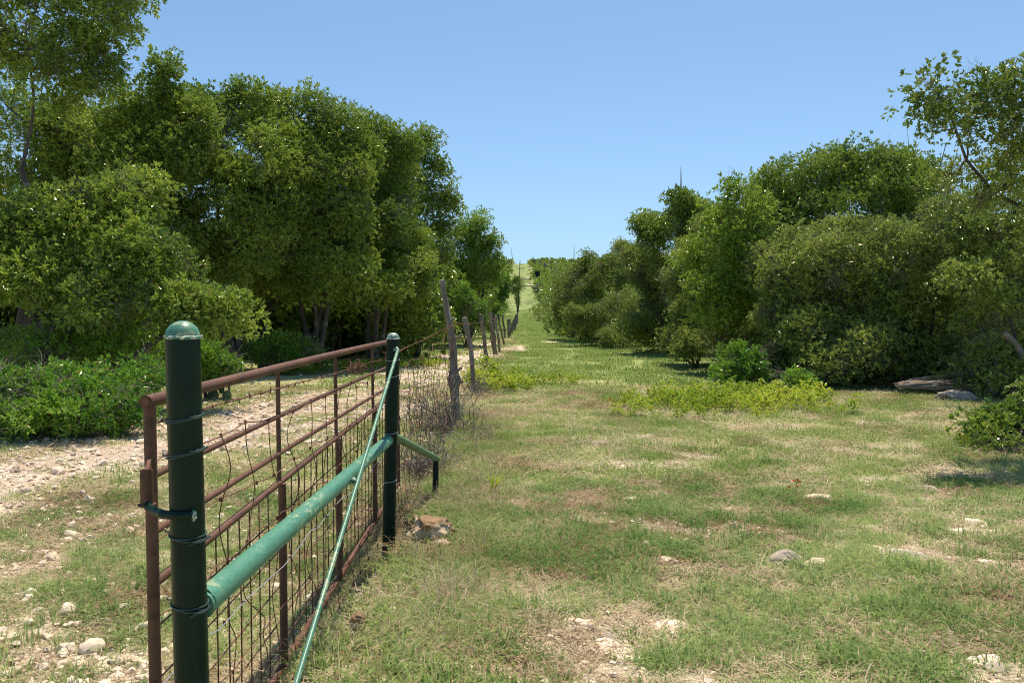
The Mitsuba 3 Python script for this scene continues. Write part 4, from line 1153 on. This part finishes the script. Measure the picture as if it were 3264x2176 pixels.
G0 = float(height(-1.05, 13))
kt, pt = wood_post("tall crooked weathered post with knots and branch stubs, taller than its neighbours", (-1.045, 13.0, G0 - .25), (-1.30, 13.0, 2.0), .072, .042, 71,
                   ((.36, .045, .03), (.31, .018, .05)), .035)
stubs(kt, pt, ((.40, .9, .55, .15, .022), (.335, .9, .25, .17, .028), (.60, .85, .55, .19, .020), (.62, .9, -.05, .10, .022), (.74, .95, .25, .11, .014), (.885, .9, -.1, .05, .008)))
wood_post("weathered grey post leaning left, first one right of the tall crooked post", (-1.055, 18.2, float(height(-1.05, 18.2)) - .2), (-1.315, 18.2, 1.31), .050, .052, 72, ((.9, .02, .06),), .05)
wood_post("bowed post with a bleached white top, second right of the tall crooked post", (-1.20, 29.9, float(height(-1.2, 29.9)) - .2), (-1.56, 29.9, 1.26), .068, .075, 73, ((.93, .02, .05),), .06)
k4, p4 = wood_post("thick dark post with a broken side stub, third right of the tall crooked post", (-1.15, 35.8, float(height(-1.15, 35.8)) - .2), (-1.42, 35.8, 1.26), .115, .080, 74, ((.5, .05, .08),), .05)
REST = [(-1.05, 38.5, 1.0, -1.28, .065), (-1.02, 45, .92, -1.32, .06), (-1.12, 55, .80, -1.35, .08), (-.95, 57, .5, -1.02, .10), (-.92, 61, .45, -.96, .08), (-.80, 65, .1, -.82, .09), (-.76, 69, .2, -.78, .15),
        (-.72, 74, .25, -.72, .16), (-.68, 79, .3, -.70, .14), (-.65, 84, .45, -.66, .15), (-.62, 90, .5, -.64, .14)]
for i, (x, y, zt, xt, rr) in enumerate(REST):
    wood_post("short rough wooden post in the receding fence row beyond the thick dark post", (x, y, float(height(x, y)) - .2), (xt, y, zt + .1), rr, rr * .85, 80 + i, (), .05, "short posts receding into the dip", 10)
for i, y in enumerate(np.arange(128, 322, 6.0)):
    x = -.75 - .0012 * (y - 128)
    g = float(height(x, y))
    wood_post("dark post in the line of fence climbing the far hill", (x, y, g - .2), (x + rng.normal(0, .05), y, g + 1.35 + rng.normal(0, .1)), .10, .09, 120 + i, (), .03, "posts climbing the far hill", 6)

# ------------------------------------------------------------------ dead brush, log, dead limb, cactus, spiky plant, ground plants
def dry_bush(label, x, y, w, h, n, seed, rad=.005, lean=0.0):
    key = thing("dead_brush", label, "dead brush")
    q = np.random.default_rng(seed)
    g = float(height(x, y))
    out = []
    for _ in range(n):
        a = np.array([x, y, g - .03]) + np.r_[q.normal(0, w * .28, 2), 0]
        b = a + np.r_[q.normal(lean, w * .35, 2), h * q.uniform(.35, 1.0)]
        p = bend(a, b, 6, .22, int(q.integers(1e9)))
        out.append(tube(p, np.linspace(rad, rad * .35, 6), 4, False))
        for k in range(2, 6):
            e = p[k] + q.normal(0, .14, 3) * [1, 1, .8]
            out.append(tube(bend(p[k], e, 4, .25, int(q.integers(1e9))), np.linspace(rad * .6, rad * .25, 4), 3, False))
    scene[key] = mikit.ply(cat_mesh(out), "mat_twig")


dry_bush("tangle of bare grey twigs at the foot of the tall crooked post", -1.22, 12.2, .75, .85, 90, 1, .007)
dry_bush("low heap of dead twigs beside the kicker pipe of the brace", -1.20, 9.4, .6, .5, 85, 2)
dry_bush("dead vine stems in the bank under the brace kicker", -1.02, 7.4, .35, .38, 40, 3, .004)
dry_bush("sparse dead twigs standing in the grass right of the tall crooked post", -.62, 11.0, .45, .3, 12, 4, .005)
dry_bush("dead grey twigs among the leaves of the second fence post", -.95, 17.8, .5, .6, 34, 5, .006)

key = thing("fallen_log", "split weathered log lying in the grass at the foot of the right-hand thicket", "log")
q = np.random.default_rng(33)


def split_log(a, b, r0, r1, seed, squash=.6):
    n, s = 30, 26
    p = bend(a, b, n, .03, seed)
    v, f = tube(p, np.linspace(r0, r1, n) * (1 + .12 * np.sin(np.arange(n) * .9 + seed)), s)
    mid = p[np.clip((np.arange(len(v)) // s), 0, n - 1)]
    d = v - mid
    d[:, 2] *= squash
    ang = np.arctan2(d[:, 2], d[:, 1])
    g = (meshkit.noise(np.stack([v[:, 0] * .9, np.cos(ang) * 5, np.sin(ang) * 5], 1), seed) - .5)
    return mid + d * (1 + .55 * g)[:, None], f


gl = float(height(9.2, 18))
part(key, "wood", split_log([8.45, 18.05, gl + .20], [9.95, 17.75, gl + .16], .13, .15, 1, .6), "mat_log", smooth=35)
part(key, "wood", split_log([8.9, 18.25, gl + .30], [10.0, 18.1, gl + .46], .07, .085, 2, .8), "mat_log", smooth=35, label="upper loose half of the split log")
for i in range(46):
    L = q.uniform(.35, 1.1)
    a = np.array([8.2 + q.uniform(0, 1.75 - L), 17.82 + q.normal(0, .10), 0])
    a[2] = gl + .24 + .10 * q.random() + .05 * (a[0] - 8.2) - .25 * abs(a[1] - 17.9)
    p = bend(a, a + [L, q.normal(0, .05), q.normal(.0, .045)], 6, .05, int(q.integers(1e9)))
    v, f = tube(p, q.uniform(.016, .036) * np.array([.5, 1, 1, .9, .7, .3]), 6)
    v[:, 2] = gl + .24 + (v[:, 2] - gl - .24) * .8
    part(key, "splinter", (v, f), "mat_log", smooth=30)
key = thing("dead_limb", "dead grey limb leaning in the shade behind the fallen log at the right edge", "dead branch")
scene[key] = mikit.ply(cat_mesh([tube(bend([10.05, 16.9, 1.02], [10.55, 16.8, .32], 8, .12, 5), np.linspace(.055, .08, 8), 10), tube(bend([10.5, 16.8, .36], [11.6, 16.7, .02], 7, .10, 6), np.linspace(.075, .09, 7), 10)]), "mat_twig", smooth=50)

key = thing("prickly_pear", "small prickly pear with round green pads behind the gate near the track", "cactus")
q = np.random.default_rng(44)
sp = trimesh.creation.icosphere(subdivisions=2)
scene["mat_cactus"] = principled(proc(lambda p, n, uv: mix((.07, .13, .045), (.13, .20, .07), fbm(p.x * 20, p.y * 20, p.z * 20, 2))), .5, .4)
gx0, gy0 = -6.55, 16.9
gg = float(height(gx0, gy0))
for i, (dx, dz, s) in enumerate(((0, .10, .13), (.05, .32, .12), (-.10, .27, .10), (.30, .09, .12), (.34, .27, .10), (-.32, .08, .10), (.16, .22, .09))):
    a = q.random() * 3.1
    v = np.array(sp.vertices) * [s * .8, .022, s]
    v = v @ np.array([[math.cos(a), math.sin(a), 0], [-math.sin(a), math.cos(a), 0], [0, 0, 1]]) + [gx0 + dx, gy0 + q.normal(0, .05), gg + dz]
    part(key, "pad", (v, np.array(sp.faces)), "mat_cactus", smooth=True)

key = thing("spiky_plant", "small plant of pointed yellow green leaf blades alone in the grass, right of the brace", "plant")
q = np.random.default_rng(45)
gg = float(height(-.29, 8.0))
for i in range(9):
    a = q.random() * 6.28
    d = np.array([math.cos(a) * .5 + .18, math.sin(a) * .5, 1.0])
    L = q.uniform(.14, .27)
    b = np.array([-.29, 8.0, gg - .01]) + np.r_[q.normal(0, .02, 2), 0]
    s = np.array([-math.sin(a), math.cos(a), 0]) * .012
    m, e = b + d * L * .5, b + d * L + [d[0] * .06, d[1] * .06, 0]
    fold = np.array([math.cos(a), math.sin(a), 0]) * -.005
    part(key, "leaf", (np.array([b - s, b + s, m - s * .9, m + s * .9, e, b + fold, m + fold]), np.array([[0, 5, 6], [0, 6, 2], [5, 1, 3], [5, 3, 6], [2, 6, 4], [6, 3, 4]])), "mat_leaf_sumac")


def stem_plants(seed, n, R, h, L, W):
    q = np.random.default_rng(seed)
    a = q.random(n) * 6.283
    z = q.uniform(.25, 1.0, n) ** .8 * h
    c = np.stack([np.cos(a) * .015 + q.normal(0, R, n), np.sin(a) * .015 + q.normal(0, R, n), z], 1)
    out = np.stack([np.cos(a), np.sin(a), q.uniform(.2, 1.3, n)], 1)
    out /= np.linalg.norm(out, axis=1, keepdims=True)
    side = np.cross(out, [0, 0, 1.0] + q.normal(0, .4, (n, 3)))
    side /= np.linalg.norm(side, axis=1, keepdims=True)
    l = L * q.uniform(.6, 1.2, (n, 1))
    mid = c + out * l * .5
    lift = np.array([0, 0, 1]) * W * .15
    v = np.stack([c, mid + side * W * .5 + lift, c + out * l - [0, 0, .25] * l, mid - side * W * .5 + lift], 1).reshape(-1, 3)
    k = np.arange(n)[:, None] * 4
    return v, np.vstack([k + [0, 1, 2], k + [0, 2, 3]])


for s in range(4):
    scene[f"sprig_{s}"] = {"type": "shapegroup", "leaves": mikit.ply(stem_plants(840 + s, 26, .035, .20 + .03 * s, .075, .036), "mat_leaf_sumac")}
scene["mat_red_leaf"] = principled((.42, .11, .03), .5, .4)
scene["red_sprig"] = {"type": "shapegroup", "leaves": mikit.ply(stem_plants(850, 9, .03, .14, .07, .035), "mat_red_leaf")}


def ground_plants(label, spots, seed):
    key = thing("ground_plants", label, "plant", kind="stuff")
    q = np.random.default_rng(seed)
    k = 0
    for x, y, rx, ry, n, tall in spots:
        for _ in range(n):
            a, d = q.random() * 6.283, q.random() ** .5
            px, py = x + math.cos(a) * rx * d, y + math.sin(a) * ry * d
            M = aim(np.r_[q.normal(0, .15, 2), 0], q, (.5 + q.random() ** 2) * tall)
            M[:3, 3] = [px, py, float(height(px, py)) - .01]
            k += 1
            inst(f"{key}__{k:03d}", "red_sprig" if q.random() < .012 else f"sprig_{q.integers(4)}", M)


ground_plants("low bright yellow green leafy plants spreading in front of the right-hand thicket", ((3.1, 15.1, 1.3, .9, 100, 1.0), (4.4, 15.4, 1.2, 1.2, 110, 1.1), (2.0, 14.2, .45, .35, 18, .9), (2.9, 13.5, .4, .3, 14, 1.0), (4.0, 16.8, 1.6, 1.0, 120, 1.15), (2.5, 16.0, .9, .9, 40, .9), (5.5, 14.3, .5, .4, 18, .9), (4.1, 13.7, .3, .25, 9, .9), (5.6, 16.2, .8, .6, 30, 1.2)), 1)
ground_plants("low bright yellow green leafy plants in front of the second fence post", ((-.55, 19.6, .8, 1.3, 130, 1.25), (.5, 20.6, .9, .8, 70, .9), (-.9, 20.0, .35, 1.0, 50, 1.7), (1.3, 21.2, .5, .5, 20, .8)), 2)
ground_plants("low green leafy plants edging the track under the left-hand oaks", ((-5.6, 26.0, 1.2, .8, 120, 1.0), (-4.2, 27.5, 1.4, .9, 130, 1.0), (-3.2, 29.5, .9, .8, 70, .9), (-6.9, 24.2, .9, .6, 70, 1.1)), 3)
for i, (x, y) in enumerate(((2.72, 7.95),)):
    key = thing("orange_sprig", "small orange red sprig of leaves alone in the grass on the right", "plant", kind="stuff")
    M = np.eye(4)
    M[:3, 3] = [x, y, float(height(x, y))]
    inst(f"{key}__001", "red_sprig", M)

# ------------------------------------------------------------------ far things: blind and masts
key = thing("hunting_blind", "small black box blind half hidden by brush on the right of the hill strip", "hut")
bx0, by0 = 3.9, 212.0
bz = float(height(bx0, by0))
scene["mat_black"] = principled((.006, .008, .011), .7, .3)
wall = trimesh.creation.box([1.35, 1.35, 1.5])
wall.apply_translation([bx0, by0, bz + 1.7])
part(key, "box", (np.array(wall.vertices), np.array(wall.faces)), "mat_black")
roof = trimesh.creation.box([1.55, 1.55, .08])
roof.apply_translation([bx0, by0, bz + 2.50])
part(key, "roof", (np.array(roof.vertices), np.array(roof.faces)), "mat_black")
for sx in (-1, 1):
    for sy in (-1, 1):
        part(key, "leg", tube([[bx0 + sx * .55, by0 + sy * .55, bz - .2], [bx0 + sx * .55, by0 + sy * .55, bz + .95]], .05, 6), "mat_black")

scene["mat_mast"] = principled((.22, .25, .28), .6, .4)


def mast(label, x, y, zt, seen, r1, r_seen, lean=0.0):
    """A tapering pole from the ground to its tip at zt; SEEN metres below the tip its radius is r_seen."""
    key = thing("mast", label, "mast")
    zb = float(height(x, y, False)) - 1
    t = np.linspace(0, 1, 14)
    z = zb + (zt - zb) * t
    scene[key] = mikit.ply(tube(np.stack([x + lean * t ** 2, np.full(14, y), z], 1), r1 + (r_seen - r1) * (zt - z) / seen, 14), "mat_mast", smooth=60)


mast("broad tapering grey mast rising behind the round topped oak on the right", 82.3, 420, 72.83, 10.5, .114, .43, -.5)
mast("thin dark mast on the skyline of the far hill right of the strip", 26.8, 420, 32.57, 5.6, .068, .18)
mast("very faint thin mast on the skyline just left of the hill strip", -5.0, 430, 32.19, 5.0, .058, .14, -1.0)
mast("hair thin leaning mast above the domed oak on the right", 201.5, 420, 93.19, 9.3, .068, .15, -4.0)
